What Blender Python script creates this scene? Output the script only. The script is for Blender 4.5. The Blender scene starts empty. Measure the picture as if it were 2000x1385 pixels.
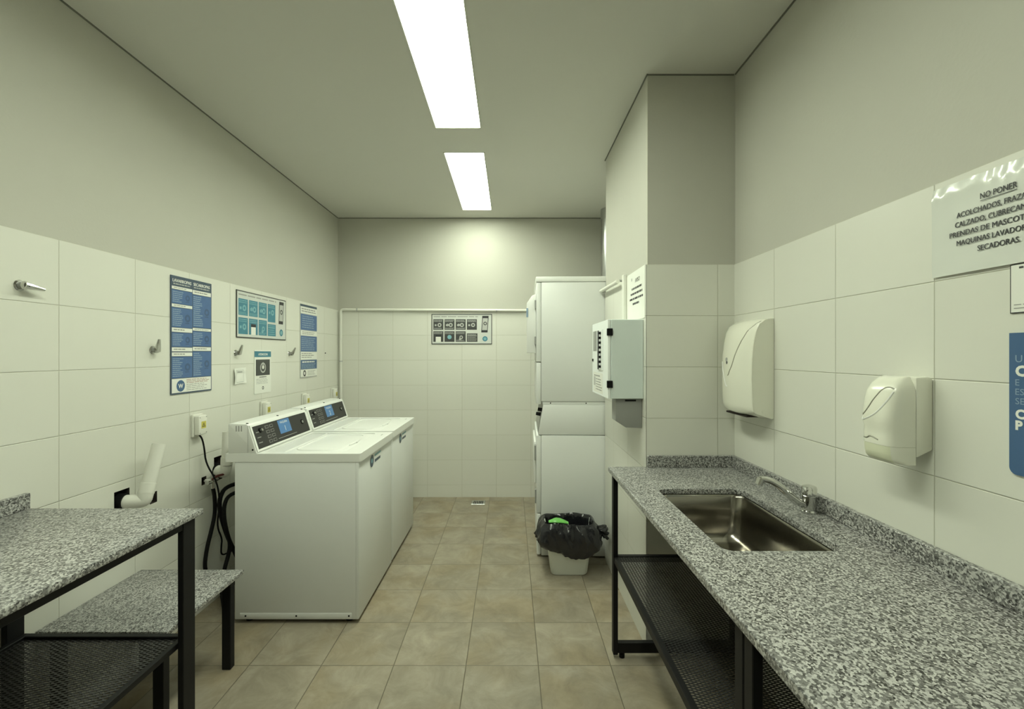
import bpy, bmesh, math, random
from mathutils import Vector, Matrix, noise
random.seed(7)
SC = bpy.context.scene
COL = SC.collection
PI = math.pi

# ------------------------------------------------------------------ camera
cam = bpy.data.objects.new('camera', bpy.data.cameras.new('camera'))
COL.objects.link(cam)
cam.location = (0, 0, 1.437)
cam.rotation_euler = (PI/2, 0, 0)
cam.data.sensor_width = 36.0
cam.data.lens = 885.0/2000.0*36.0
cam.data.shift_x = 3.0/2000.0
cam.data.shift_y = -1.5/2000.0
cam.data.clip_start = 0.02
SC.camera = cam

# ------------------------------------------------------------------ world, exposure
w = bpy.data.worlds.new('world'); SC.world = w; w.use_nodes = True
w.node_tree.nodes['Background'].inputs[0].default_value = (0.5, 0.55, 0.45, 1)
w.node_tree.nodes['Background'].inputs[1].default_value = 0.02
SC.view_settings.view_transform = 'Standard'
SC.view_settings.look = 'None'
SC.view_settings.exposure = 1.0
SC.view_settings.gamma = 1.0
SC.view_settings.use_curve_mapping = False
SC.cycles.use_denoising = True
SC.cycles.max_bounces = 10
SC.cycles.diffuse_bounces = 6
SC.cycles.sample_clamp_indirect = 6.0
LAMP = (0.925, 1.0, 0.80)     # colour of the fluorescent tubes
LAMP_POWER = 12.4

# ------------------------------------------------------------------ room measures
XL, XR = -1.725, 1.09          # tiled faces of the side walls
YB = 4.54                      # tiled face of the back wall
YF = -1.5                      # wall behind the camera
CY, CX, CYE = 2.205, 0.662, 3.175   # column: near face, left face, far end
ZC = 2.80                      # ceiling
TT = 1.872                     # top of the tiles
TH = 0.007                     # thickness of the tiles

# ------------------------------------------------------------------ materials
def lin(c):
    return tuple(((v/255.0)/12.92 if v/255.0 <= 0.04045 else ((v/255.0+0.055)/1.055)**2.4) for v in c)

def base_mat(name):
    m = bpy.data.materials.new(name); m.use_nodes = True
    nt = m.node_tree
    b = nt.nodes['Principled BSDF']
    return m, nt, b

def N(nt, t, **kw):
    n = nt.nodes.new(t)
    for k, v in kw.items():
        setattr(n, k, v)
    return n

def mat(name, color, rough=0.5, metal=0.0, var=0.04, vscale=12.0, bump=0.0, bscale=60.0, coat=0.0, alpha=None, trans=0.0, spec=None):
    m, nt, b = base_mat(name)
    tc = N(nt, 'ShaderNodeTexCoord')
    no = N(nt, 'ShaderNodeTexNoise'); no.inputs['Scale'].default_value = vscale; no.inputs['Detail'].default_value = 4
    nt.links.new(tc.outputs['Object'], no.inputs['Vector'])
    rp = N(nt, 'ShaderNodeMapRange')
    rp.inputs['To Min'].default_value = 1-var; rp.inputs['To Max'].default_value = 1+var
    nt.links.new(no.outputs['Fac'], rp.inputs['Value'])
    mx = N(nt, 'ShaderNodeVectorMath', operation='SCALE')
    mx.inputs[0].default_value = color
    nt.links.new(rp.outputs['Result'], mx.inputs['Scale'])
    nt.links.new(mx.outputs['Vector'], b.inputs['Base Color'])
    b.inputs['Roughness'].default_value = rough
    b.inputs['Metallic'].default_value = metal
    b.inputs['Coat Weight'].default_value = coat
    if spec is not None: b.inputs['Specular IOR Level'].default_value = spec
    if trans: b.inputs['Transmission Weight'].default_value = trans
    if alpha is not None: b.inputs['Alpha'].default_value = alpha
    if bump:
        n2 = N(nt, 'ShaderNodeTexNoise'); n2.inputs['Scale'].default_value = bscale; n2.inputs['Detail'].default_value = 3
        nt.links.new(tc.outputs['Object'], n2.inputs['Vector'])
        bp = N(nt, 'ShaderNodeBump'); bp.inputs['Strength'].default_value = bump; bp.inputs['Distance'].default_value = 0.004
        nt.links.new(n2.outputs['Fac'], bp.inputs['Height'])
        nt.links.new(bp.outputs['Normal'], b.inputs['Normal'])
    return m

def tile_mat(name, axis, off, pitch=0.352, row=0.25, top=TT):
    """glazed wall tiles; axis: world axis (0 x, 1 y) that runs along the wall"""
    m, nt, b = base_mat(name)
    geo = N(nt, 'ShaderNodeNewGeometry'); sp = N(nt, 'ShaderNodeSeparateXYZ')
    nt.links.new(geo.outputs['Position'], sp.inputs[0])
    def ad(sock, v):
        a = N(nt, 'ShaderNodeMath', operation='ADD'); nt.links.new(sock, a.inputs[0]); a.inputs[1].default_value = v
        return a.outputs[0]
    cb = N(nt, 'ShaderNodeCombineXYZ')
    nt.links.new(ad(sp.outputs[axis], -off+pitch*40), cb.inputs[0])
    nt.links.new(ad(sp.outputs[2], -top+row*20), cb.inputs[1])
    def brick(mortar, smooth):
        br = N(nt, 'ShaderNodeTexBrick'); br.offset = 0.0; br.squash = 1.0
        br.inputs['Scale'].default_value = 1.0
        br.inputs['Mortar Size'].default_value = mortar
        br.inputs['Mortar Smooth'].default_value = smooth
        br.inputs['Brick Width'].default_value = pitch
        br.inputs['Row Height'].default_value = row
        br.inputs['Bias'].default_value = 0.0
        br.inputs['Color1'].default_value = (0.705, 0.705, 0.645, 1)
        br.inputs['Color2'].default_value = (0.725, 0.725, 0.665, 1)
        br.inputs['Mortar'].default_value = (0.535, 0.525, 0.445, 1)
        nt.links.new(cb.outputs[0], br.inputs['Vector'])
        return br
    br = brick(0.0013, 0.3)
    nt.links.new(br.outputs['Color'], b.inputs['Base Color'])
    b2 = brick(0.0024, 1.0)
    inv = N(nt, 'ShaderNodeMath', operation='SUBTRACT'); inv.inputs[0].default_value = 1.0
    nt.links.new(b2.outputs['Fac'], inv.inputs[1])
    no = N(nt, 'ShaderNodeTexNoise'); no.inputs['Scale'].default_value = 5.0; no.inputs['Detail'].default_value = 2
    nt.links.new(geo.outputs['Position'], no.inputs['Vector'])
    s = N(nt, 'ShaderNodeMath', operation='MULTIPLY_ADD')
    nt.links.new(no.outputs['Fac'], s.inputs[0]); s.inputs[1].default_value = 0.8
    nt.links.new(inv.outputs[0], s.inputs[2])
    bp = N(nt, 'ShaderNodeBump'); bp.inputs['Strength'].default_value = 0.65; bp.inputs['Distance'].default_value = 0.0024
    nt.links.new(s.outputs[0], bp.inputs['Height'])
    nt.links.new(bp.outputs['Normal'], b.inputs['Normal'])
    b.inputs['Roughness'].default_value = 0.34
    b.inputs['Specular IOR Level'].default_value = 0.4
    return m

def floor_mat():
    m, nt, b = base_mat('floor_tiles')
    geo = N(nt, 'ShaderNodeNewGeometry')
    mp = N(nt, 'ShaderNodeMapping'); mp.vector_type = 'POINT'
    P = 0.3335
    mp.inputs['Location'].default_value = (-(-0.205)+P*30, -2.088+P*30, 0)
    nt.links.new(geo.outputs['Position'], mp.inputs['Vector'])
    def brick(mortar, smooth):
        br = N(nt, 'ShaderNodeTexBrick'); br.offset = 0.0; br.squash = 1.0
        br.inputs['Scale'].default_value = 1.0
        br.inputs['Mortar Size'].default_value = mortar
        br.inputs['Mortar Smooth'].default_value = smooth
        br.inputs['Brick Width'].default_value = P
        br.inputs['Row Height'].default_value = P
        br.inputs['Color1'].default_value = (0.0, 0.0, 0.0, 1)
        br.inputs['Color2'].default_value = (1.0, 1.0, 1.0, 1)
        br.inputs['Mortar'].default_value = (0.5, 0.5, 0.5, 1)
        nt.links.new(mp.outputs[0], br.inputs['Vector'])
        return br
    br = brick(0.002, 0.2)
    # per-tile tone + cloudy marbling
    n1 = N(nt, 'ShaderNodeTexNoise'); n1.inputs['Scale'].default_value = 6.0; n1.inputs['Detail'].default_value = 7; n1.inputs['Roughness'].default_value = 0.7; n1.inputs['Distortion'].default_value = 0.6
    off = N(nt, 'ShaderNodeVectorMath', operation='MULTIPLY_ADD')
    nt.links.new(br.outputs['Color'], off.inputs[0]); off.inputs[1].default_value = (7, 3, 5)
    nt.links.new(geo.outputs['Position'], off.inputs[2])
    nt.links.new(off.outputs[0], n1.inputs['Vector'])
    cr = N(nt, 'ShaderNodeValToRGB')
    e = cr.color_ramp.elements
    e[0].position = 0.28; e[0].color = (0.195, 0.17, 0.13, 1)
    e[1].position = 0.72; e[1].color = (0.375, 0.335, 0.265, 1)
    k = e.new(0.5); k.color = (0.285, 0.25, 0.19, 1)
    nt.links.new(n1.outputs['Fac'], cr.inputs['Fac'])
    tone = N(nt, 'ShaderNodeMapRange'); tone.inputs['To Min'].default_value = 0.93; tone.inputs['To Max'].default_value = 1.07
    nt.links.new(br.outputs['Color'], tone.inputs['Value'])
    sc = N(nt, 'ShaderNodeVectorMath', operation='SCALE')
    nt.links.new(cr.outputs['Color'], sc.inputs[0]); nt.links.new(tone.outputs[0], sc.inputs['Scale'])
    mx = N(nt, 'ShaderNodeMix', data_type='RGBA')
    nt.links.new(br.outputs['Fac'], mx.inputs['Factor'])
    n3 = N(nt, 'ShaderNodeTexNoise'); n3.inputs['Scale'].default_value = 3.1; n3.inputs['Detail'].default_value = 4
    nt.links.new(off.outputs[0], n3.inputs['Vector'])
    r3 = N(nt, 'ShaderNodeMapRange'); r3.inputs['From Min'].default_value = 0.46; r3.inputs['From Max'].default_value = 0.64
    r3.inputs['To Min'].default_value = 0.0; r3.inputs['To Max'].default_value = 0.75
    nt.links.new(n3.outputs['Fac'], r3.inputs['Value'])
    m3 = N(nt, 'ShaderNodeMix', data_type='RGBA'); m3.blend_type = 'MULTIPLY'
    nt.links.new(r3.outputs[0], m3.inputs['Factor']); nt.links.new(sc.outputs[0], m3.inputs[6]); m3.inputs[7].default_value = (0.89, 0.82, 0.69, 1)
    nt.links.new(m3.outputs[2], mx.inputs[6]); mx.inputs[7].default_value = (0.13, 0.11, 0.075, 1)
    nt.links.new(mx.outputs[2], b.inputs['Base Color'])
    b2 = brick(0.003, 1.0)
    inv = N(nt, 'ShaderNodeMath', operation='SUBTRACT'); inv.inputs[0].default_value = 1.0
    nt.links.new(b2.outputs['Fac'], inv.inputs[1])
    ad = N(nt, 'ShaderNodeMath', operation='MULTIPLY_ADD'); nt.links.new(n1.outputs['Fac'], ad.inputs[0]); ad.inputs[1].default_value = 0.3
    nt.links.new(inv.outputs[0], ad.inputs[2])
    bp = N(nt, 'ShaderNodeBump'); bp.inputs['Strength'].default_value = 0.5; bp.inputs['Distance'].default_value = 0.003
    nt.links.new(ad.outputs[0], bp.inputs['Height']); nt.links.new(bp.outputs['Normal'], b.inputs['Normal'])
    b.inputs['Roughness'].default_value = 0.42
    return m

def granite_mat():
    m, nt, b = base_mat('granite')
    tc = N(nt, 'ShaderNodeTexCoord')
    n0 = N(nt, 'ShaderNodeTexNoise'); n0.inputs['Scale'].default_value = 120; n0.inputs['Detail'].default_value = 2
    nt.links.new(tc.outputs['Object'], n0.inputs['Vector'])
    ma = N(nt, 'ShaderNodeVectorMath', operation='MULTIPLY_ADD')
    nt.links.new(n0.outputs['Color'], ma.inputs[0]); ma.inputs[1].default_value = (0.006, 0.006, 0.006)
    nt.links.new(tc.outputs['Object'], ma.inputs[2])
    vo = N(nt, 'ShaderNodeTexVoronoi'); vo.inputs['Scale'].default_value = 235
    nt.links.new(ma.outputs[0], vo.inputs['Vector'])
    cr = N(nt, 'ShaderNodeValToRGB'); cr.color_ramp.interpolation = 'LINEAR'
    e = cr.color_ramp.elements
    e[0].position = 0.0; e[0].color = (0.03, 0.03, 0.03, 1)
    e[1].position = 1.0; e[1].color = (0.60, 0.595, 0.57, 1)
    for p, v in ((0.20, 0.045), (0.27, 0.12), (0.52, 0.22), (0.62, 0.40), (0.86, 0.52)):
        q = e.new(p); q.color = (v, v, v*0.97, 1)
    nt.links.new(vo.outputs['Color'], cr.inputs['Fac'])
    nt.links.new(cr.outputs['Color'], b.inputs['Base Color'])
    b.inputs['Roughness'].default_value = 0.3
    return m

def steel_mat():
    m, nt, b = base_mat('brushed_steel')
    tc = N(nt, 'ShaderNodeTexCoord')
    mp = N(nt, 'ShaderNodeMapping'); mp.inputs['Scale'].default_value = (5, 60, 5)
    nt.links.new(tc.outputs['Object'], mp.inputs['Vector'])
    no = N(nt, 'ShaderNodeTexNoise'); no.inputs['Scale'].default_value = 4; no.inputs['Detail'].default_value = 3
    nt.links.new(mp.outputs[0], no.inputs['Vector'])
    rp = N(nt, 'ShaderNodeMapRange'); rp.inputs['To Min'].default_value = 0.15; rp.inputs['To Max'].default_value = 0.22
    nt.links.new(no.outputs['Fac'], rp.inputs['Value']); nt.links.new(rp.outputs[0], b.inputs['Roughness'])
    b.inputs['Base Color'].default_value = (0.33, 0.312, 0.275, 1)
    b.inputs['Metallic'].default_value = 1.0
    return m

def emit_mat(name, color, s):
    m, nt, b = base_mat(name)
    b.inputs['Base Color'].default_value = (0.9, 0.9, 0.88, 1)
    b.inputs['Emission Color'].default_value = (*color, 1)
    b.inputs['Emission Strength'].default_value = s
    return m

M = {}
M['plaster'] = mat('grey_wall_paint', (0.52, 0.515, 0.46), 0.85, var=0.025, vscale=3, bump=0.12, bscale=90)
M['ceiling'] = mat('ceiling_paint', (0.66, 0.655, 0.61), 0.9, var=0.02, vscale=2)
M['floor'] = floor_mat()
M['granite'] = granite_mat()
M['steel'] = steel_mat()
M['white'] = mat('white_enamel', (0.80, 0.81, 0.785), 0.28, var=0.015, vscale=4)
M['white2'] = mat('white_painted_steel', (0.74, 0.755, 0.74), 0.36, var=0.02, vscale=4, bump=0.05, bscale=400)
M['pvc'] = mat('white_plastic', (0.78, 0.78, 0.72), 0.35, var=0.02)
M['dispenser'] = mat('ivory_plastic', (0.80, 0.80, 0.70), 0.25, var=0.015, coat=0.3)
M['amber'] = mat('translucent_reservoir', (0.72, 0.735, 0.56), 0.3, var=0.03)
M['groove'] = mat('painted_groove_shade', (0.30, 0.30, 0.24), 0.5)  # dark tone painting the shade in the dispenser grooves
M['greypl'] = mat('grey_plastic', (0.30, 0.305, 0.29), 0.4, var=0.03)
M['panelgrey'] = mat('grey_green_enamel', (0.67, 0.74, 0.72), 0.4, var=0.02)
M['panelwhite'] = mat('pale_panel_enamel', (0.84, 0.88, 0.87), 0.35, var=0.02)
M['black'] = mat('black_metal', (0.0085, 0.0085, 0.009), 0.5, var=0.2, vscale=30, spec=0.22)
M['mesh'] = mat('dark_grey_mesh', (0.03, 0.03, 0.03), 0.4, var=0.3, vscale=40, spec=0.5)
M['rubber'] = mat('black_rubber', (0.006, 0.006, 0.0062), 0.6, var=0.2, spec=0.15)
M['dark'] = mat('dark_control_film', (0.032, 0.032, 0.031), 0.45, var=0.1, spec=0.3)
M['hole'] = mat('recess_shade', (0.045, 0.035, 0.03), 0.9, var=0.4, vscale=60, bump=0.6)  # shade inside the wall holes and towel slot, put into the colour
M['chrome'] = mat('chrome', (0.62, 0.62, 0.60), 0.12, metal=1.0, var=0.02)
M['galv'] = mat('galvanised_metal', (0.55, 0.56, 0.56), 0.28, metal=1.0, var=0.1, vscale=25)
M['bag'] = mat('black_bin_liner', (0.012, 0.012, 0.015), 0.2, var=0.2, bump=1.0, bscale=30, spec=0.6)
M['green'] = mat('bright_green_wrapper', (0.16, 0.50, 0.10), 0.35, var=0.3, vscale=30)
M['paper'] = mat('white_paper', (0.80, 0.81, 0.76), 0.6, var=0.02)
M['film'] = mat('laminated_paper', (0.70, 0.72, 0.68), 0.22, var=0.03, bump=0.12, bscale=14, coat=0.35)
M['ink'] = mat('black_ink', (0.03, 0.03, 0.035), 0.5)
M['greyink'] = mat('grey_ink', (0.33, 0.33, 0.32), 0.5)
M['redink'] = mat('brown_red_ink', (0.42, 0.27, 0.24), 0.5)
M['navy'] = mat('navy_print', (0.055, 0.085, 0.13), 0.4)
M['blue'] = mat('blue_print', (0.075, 0.15, 0.33), 0.4, var=0.12, vscale=40)
M['blue3'] = mat('darker_blue_print', (0.055, 0.105, 0.22), 0.4, var=0.15, vscale=60)
M['lightgrey'] = mat('light_grey_print', (0.62, 0.64, 0.61), 0.5)
M['blue2'] = mat('blue_sign', (0.055, 0.125, 0.26), 0.4, var=0.05)
M['paleblue'] = mat('pale_blue_print', (0.27, 0.37, 0.50), 0.4, var=0.1)
M['teal'] = mat('teal_print', (0.055, 0.22, 0.31), 0.4, var=0.12, vscale=40)
M['tealpale'] = mat('pale_teal_print', (0.21, 0.43, 0.49), 0.4, var=0.1)
M['charcoal'] = mat('charcoal_print', (0.055, 0.058, 0.058), 0.4, var=0.2, vscale=40)
M['palegrey'] = mat('pale_grey_print', (0.48, 0.49, 0.47), 0.5)
M['yellow'] = mat('yellow_sticker', (0.62, 0.55, 0.12), 0.5)
M['display'] = mat('blue_label', (0.075, 0.20, 0.45), 0.4)
M['red'] = mat('red_handle', (0.10, 0.018, 0.016), 0.45)
M['bin'] = mat('white_bin_plastic', (0.66, 0.68, 0.63), 0.4, var=0.03)
M['frame'] = mat('light_frame_paint', (0.72, 0.72, 0.66), 0.45)
M['gap'] = mat('gap_shade', (0.17, 0.17, 0.145), 0.9)  # painted shade of the gap under the ceiling
M['glow'] = emit_mat('lamp_diffuser', LAMP, LAMP_POWER)

# ------------------------------------------------------------------ mesh builder
class MB:
    def __init__(s):
        s.v = []; s.f = []; s.mi = []; s.mats = []; s.sm = []
    def mid(s, m):
        if m not in s.mats: s.mats.append(m)
        return s.mats.index(m)
    def add(s, verts, faces, m, smooth=False):
        o = len(s.v); k = s.mid(m)
        s.v += [Vector(p) for p in verts]
        for f in faces:
            s.f.append([i+o for i in f]); s.mi.append(k); s.sm.append(smooth)
        return s
    def addbm(s, bm, m, smooth=False):
        bm.verts.index_update()
        s.add([v.co.copy() for v in bm.verts], [[v.index for v in f.verts] for f in bm.faces], m, smooth)
        bm.free(); return s
    def box(s, x0, x1, y0, y1, z0, z1, m, bev=0.0, seg=2):
        bm = bmesh.new()
        g = bmesh.ops.create_cube(bm, size=1.0)
        for v in bm.verts:
            v.co = Vector(((x0+x1)/2+v.co.x*(x1-x0), (y0+y1)/2+v.co.y*(y1-y0), (z0+z1)/2+v.co.z*(z1-z0)))
        if bev > 0:
            bmesh.ops.bevel(bm, geom=bm.edges[:], offset=bev, segments=seg, affect='EDGES', profile=0.5)
        return s.addbm(bm, m, bev > 0)
    def prism(s, poly, axis, a0, a1, m, bev=0.0, smooth=False):
        """poly: 2D outline in the two other axes (in x,y,z order)"""
        bm = bmesh.new(); n = len(poly)
        def P(p, a):
            q = [p[0], p[1]]; q.insert(axis, a); return q
        lo = [bm.verts.new(P(p, a0)) for p in poly]; hi = [bm.verts.new(P(p, a1)) for p in poly]
        bm.faces.new(lo); bm.faces.new(hi[::-1])
        for i in range(n):
            bm.faces.new((lo[i], hi[i], hi[(i+1) % n], lo[(i+1) % n]))
        bmesh.ops.recalc_face_normals(bm, faces=bm.faces[:])
        if bev > 0:
            bmesh.ops.bevel(bm, geom=bm.edges[:], offset=bev, segments=2, affect='EDGES', profile=0.5)
        return s.addbm(bm, m, smooth or bev > 0)
    def tube(s, pts, r, m, n=10, smooth_path=0, cap=True):
        pts = [Vector(p) for p in pts]
        if not hasattr(r, '__len__'): r = [r]*len(pts)
        r = list(r)
        for _ in range(smooth_path):
            np_, nr = [pts[0]], [r[0]]
            for i in range(len(pts)-1):
                a, b = pts[i], pts[i+1]
                np_ += [a*0.75+b*0.25, a*0.25+b*0.75]; nr += [r[i]*0.75+r[i+1]*0.25, r[i]*0.25+r[i+1]*0.75]
            np_.append(pts[-1]); nr.append(r[-1]); pts, r = np_, nr
        verts = []; faces = []; up = None
        for i, p in enumerate(pts):
            t = (pts[min(i+1, len(pts)-1)]-pts[max(i-1, 0)]).normalized()
            if up is None:
                up = Vector((0, 0, 1)) if abs(t.z) < 0.9 else Vector((1, 0, 0))
            sx = t.cross(up).normalized(); up = sx.cross(t).normalized()
            for k in range(n):
                a = 2*PI*k/n
                verts.append(p+(sx*math.cos(a)+up*math.sin(a))*r[i])
        for i in range(len(pts)-1):
            for k in range(n):
                faces.append((i*n+k, i*n+(k+1) % n, (i+1)*n+(k+1) % n, (i+1)*n+k))
        if cap:
            faces.append(tuple(range(n))[::-1]); faces.append(tuple(range((len(pts)-1)*n, len(pts)*n)))
        return s.add(verts, faces, m, True)
    def loft(s, rings, m, cap0=True, cap1=True, smooth=True):
        n = len(rings[0]); verts = [p for r in rings for p in r]; faces = []
        for i in range(len(rings)-1):
            for k in range(n):
                faces.append((i*n+k, i*n+(k+1) % n, (i+1)*n+(k+1) % n, (i+1)*n+k))
        if cap0: faces.append(tuple(range(n))[::-1])
        if cap1: faces.append(tuple(range((len(rings)-1)*n, len(rings)*n)))
        return s.add(verts, faces, m, smooth)
    def disc(s, c, nrm, r, m, n=24, depth=0.0, r2=None):
        c = Vector(c); nrm = Vector(nrm).normalized()
        a = nrm.orthogonal().normalized(); b = nrm.cross(a)
        r2 = r if r2 is None else r2
        lo = [c+(a*math.cos(2*PI*k/n)+b*math.sin(2*PI*k/n))*r for k in range(n)]
        hi = [c+nrm*depth+(a*math.cos(2*PI*k/n)+b*math.sin(2*PI*k/n))*r2 for k in range(n)]
        return s.loft([lo, hi], m)
    def build(s, name, parent=None, loc=None, ang=35, props=None):
        off = Vector((0, 0, 0))
        if parent is not None:
            off = -Vector(parent.get('_o', (0, 0, 0)))
        elif loc is not None:
            off = -Vector(loc)
        me = bpy.data.meshes.new(name)
        me.from_pydata([tuple(p+off) for p in s.v], [], s.f)
        for m in s.mats: me.materials.append(M[m] if isinstance(m, str) else m)
        me.polygons.foreach_set('material_index', s.mi)
        me.polygons.foreach_set('use_smooth', s.sm)
        me.update()
        bm = bmesh.new(); bm.from_mesh(me)
        bmesh.ops.recalc_face_normals(bm, faces=bm.faces[:]) if not getattr(s, 'keep', False) else None
        bm.to_mesh(me); bm.free()
        if any(s.sm): me.set_sharp_from_angle(angle=math.radians(ang))
        o = bpy.data.objects.new(name, me); COL.objects.link(o)
        if parent is not None:
            o.parent = parent
            o['_o'] = tuple(parent.get('_o', (0, 0, 0)))
        elif loc is not None:
            o.location = loc; o['_o'] = tuple(loc)
        else:
            o['_o'] = (0, 0, 0)
        if props:
            for k, v in props.items(): o[k] = v
        return o

def tag(o, label, cat, group=None):
    o['label'] = label; o['category'] = cat
    if group: o['group'] = group
    return o
def thing(name, loc, label, cat, group=None, rotz=0.0, local=False):
    o = bpy.data.objects.new(name, None); COL.objects.link(o)
    o.empty_display_size = 0.05
    o.location = loc; o.rotation_euler = (0, 0, rotz)
    o['_o'] = (0, 0, 0) if local else tuple(loc)
    return tag(o, label, cat, group)
def structure(o):
    o['kind'] = 'structure'; return o

def rrect(cx, cy, hx, hy, r, n=6):
    pts = []
    for (sx, sy, a0) in ((1, 1, 0), (-1, 1, 90), (-1, -1, 180), (1, -1, 270)):
        for k in range(n+1):
            a = math.radians(a0+90*k/n)
            pts.append((cx+sx*(hx-r)+r*math.cos(a), cy+sy*(hy-r)+r*math.sin(a)))
    return pts

def plate(outer, holes, z0, z1, m):
    """flat slab with holes, outlines in xy"""
    mb = MB()
    for z, flip in ((z0, True), (z1, False)):
        bm = bmesh.new()
        for loop in [outer]+holes:
            vs = [bm.verts.new((p[0], p[1], z)) for p in loop]
            for i in range(len(vs)): bm.edges.new((vs[i], vs[(i+1) % len(vs)]))
        bmesh.ops.triangle_fill(bm, use_beauty=True, use_dissolve=False, edges=bm.edges[:])
        mb.addbm(bm, m)
    for loop in [outer]+holes:
        n = len(loop)
        v = [(p[0], p[1], z0) for p in loop]+[(p[0], p[1], z1) for p in loop]
        mb.add(v, [(i, (i+1) % n, n+(i+1) % n, n+i) for i in range(n)], m)
    return mb

def weld(o, d=0.00005):
    bm = bmesh.new(); bm.from_mesh(o.data)
    bmesh.ops.remove_doubles(bm, verts=bm.verts[:], dist=d)
    bmesh.ops.recalc_face_normals(bm, faces=bm.faces[:])
    bm.to_mesh(o.data); bm.free()

# ------------------------------------------------------------------ the room
mb = MB(); mb.box(XL-0.1, XR+0.1, YF-0.1, YB+0.1, -0.1, 0, 'floor')
structure(mb.build('floor'))

def wall_holes(axis, a0, a1, z0, z1, c_face, c_back, holes, m):
    """slab wall along an axis with rectangular through-holes (u0,u1,z0,z1)"""
    us = sorted({a0, a1, *[h[0] for h in holes], *[h[1] for h in holes]})
    zs = sorted({z0, z1, *[h[2] for h in holes], *[h[3] for h in holes]})
    mb = MB()
    def P(u, z, c): return (c, u, z) if axis == 1 else (u, c, z)
    def inh(u, z): return any(h[0] < u < h[1] and h[2] < z < h[3] for h in holes)
    for i in range(len(us)-1):
        for j in range(len(zs)-1):
            if inh((us[i]+us[i+1])/2, (zs[j]+zs[j+1])/2): continue
            for c in (c_face, c_back):
                mb.add([P(us[i], zs[j], c), P(us[i+1], zs[j], c), P(us[i+1], zs[j+1], c), P(us[i], zs[j+1], c)], [(0, 1, 2, 3)], m)
    for hi_, (h0, h1, g0, g1) in enumerate(list(holes)+[(a0, a1, z0, z1)]):
        q = [(h0, g0), (h1, g0), (h1, g1), (h0, g1)]
        for k in range(4):
            (ua, za), (ub, zb) = q[k], q[(k+1) % 4]
            mb.add([P(ua, za, c_face), P(ub, zb, c_face), P(ub, zb, c_back), P(ua, za, c_back)], [(0, 1, 2, 3)], 'hole' if hi_ < len(holes) else m)
    return mb

tiles_y = tile_mat('wall_tiles_left', 1, 1.731)
tiles_x = tile_mat('wall_tiles_back', 0, -0.486, pitch=0.3455)
tiles_r = tile_mat('wall_tiles_right', 1, 1.519, pitch=0.354)
tiles_cf = tile_mat('column_tiles_front', 0, 1.009)
tiles_cs = tile_mat('column_tiles_side', 1, 2.552)

holes_l = [(1.972, 2.052, 0.735, 0.832), (2.168, 2.212, 0.715, 0.768), (2.636, 2.712, 0.69, 0.832), (2.53, 2.57, 0.70, 0.745)]
wl = wall_holes(1, YF, YB+0.1, 0, ZC, XL-TH, XL-0.09, holes_l, 'plaster').build('wall_left'); structure(wl); weld(wl)
tl = wall_holes(1, YF, YB, 0, TT, XL, XL-TH, holes_l, tiles_y).build('wall_tiles', wl); weld(tl)
mb = MB(); mb.box(XL-0.11, XL-0.09, YF, YB, 0, ZC, 'hole'); mb.build('wall_recess_back', wl)
mb = MB(); mb.box(XL-0.1, XR+0.1, YB+TH, YB+0.12, 0, ZC, 'plaster'); wb = structure(mb.build('wall_back'))
mb = MB(); mb.box(XL, XR, YB, YB+TH, 0, TT, tiles_x); mb.build('wall_tiles', wb)
mb = MB(); mb.box(XR+TH, XR+0.12, YF, YB+0.1, 0, ZC, 'plaster'); wr = structure(mb.build('wall_right'))
mb = MB(); mb.box(XR, XR+TH, YF, YB, 0, TT, tiles_r); mb.build('wall_tiles', wr)
mb = MB(); mb.box(XL-0.1, XR+0.1, YF-0.12, YF, 0, ZC, 'plaster'); structure(mb.build('wall_rear'))
# column standing out of the right wall
mb = MB(); mb.box(CX+TH, XR+0.05, CY+TH, CYE, 0, ZC, 'plaster'); wc = structure(mb.build('wall_column'))
mb = MB(); mb.box(CX, XR+0.004, CY, CY+TH, 0, TT, tiles_cf); mb.build('wall_tiles_front', wc)
mb = MB(); mb.box(CX, CX+TH, CY+0.0001, CYE, 0, TT, tiles_cs); mb.build('wall_tiles_side', wc)

# ceiling with three recessed light openings
LX0, LX1 = -0.455, -0.175
LIGHTS = [(3.065, 4.29), (1.51, 2.735), (-0.045, 1.18)]
outer = [(XL-0.1, YF-0.1), (XR+0.1, YF-0.1), (XR+0.1, YB+0.1), (XL-0.1, YB+0.1)]
hs = [[(LX0, a), (LX1, a), (LX1, b), (LX0, b)] for a, b in LIGHTS]
ce = structure(plate(outer, hs, ZC, ZC+0.03, 'ceiling').build('ceiling')); weld(ce)
mb = MB(); mb.box(XL-0.1, XR+0.1, YF-0.1, YB+0.1, ZC+0.09, ZC+0.12, 'ceiling'); mb.build('ceiling_slab', ce)

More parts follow.
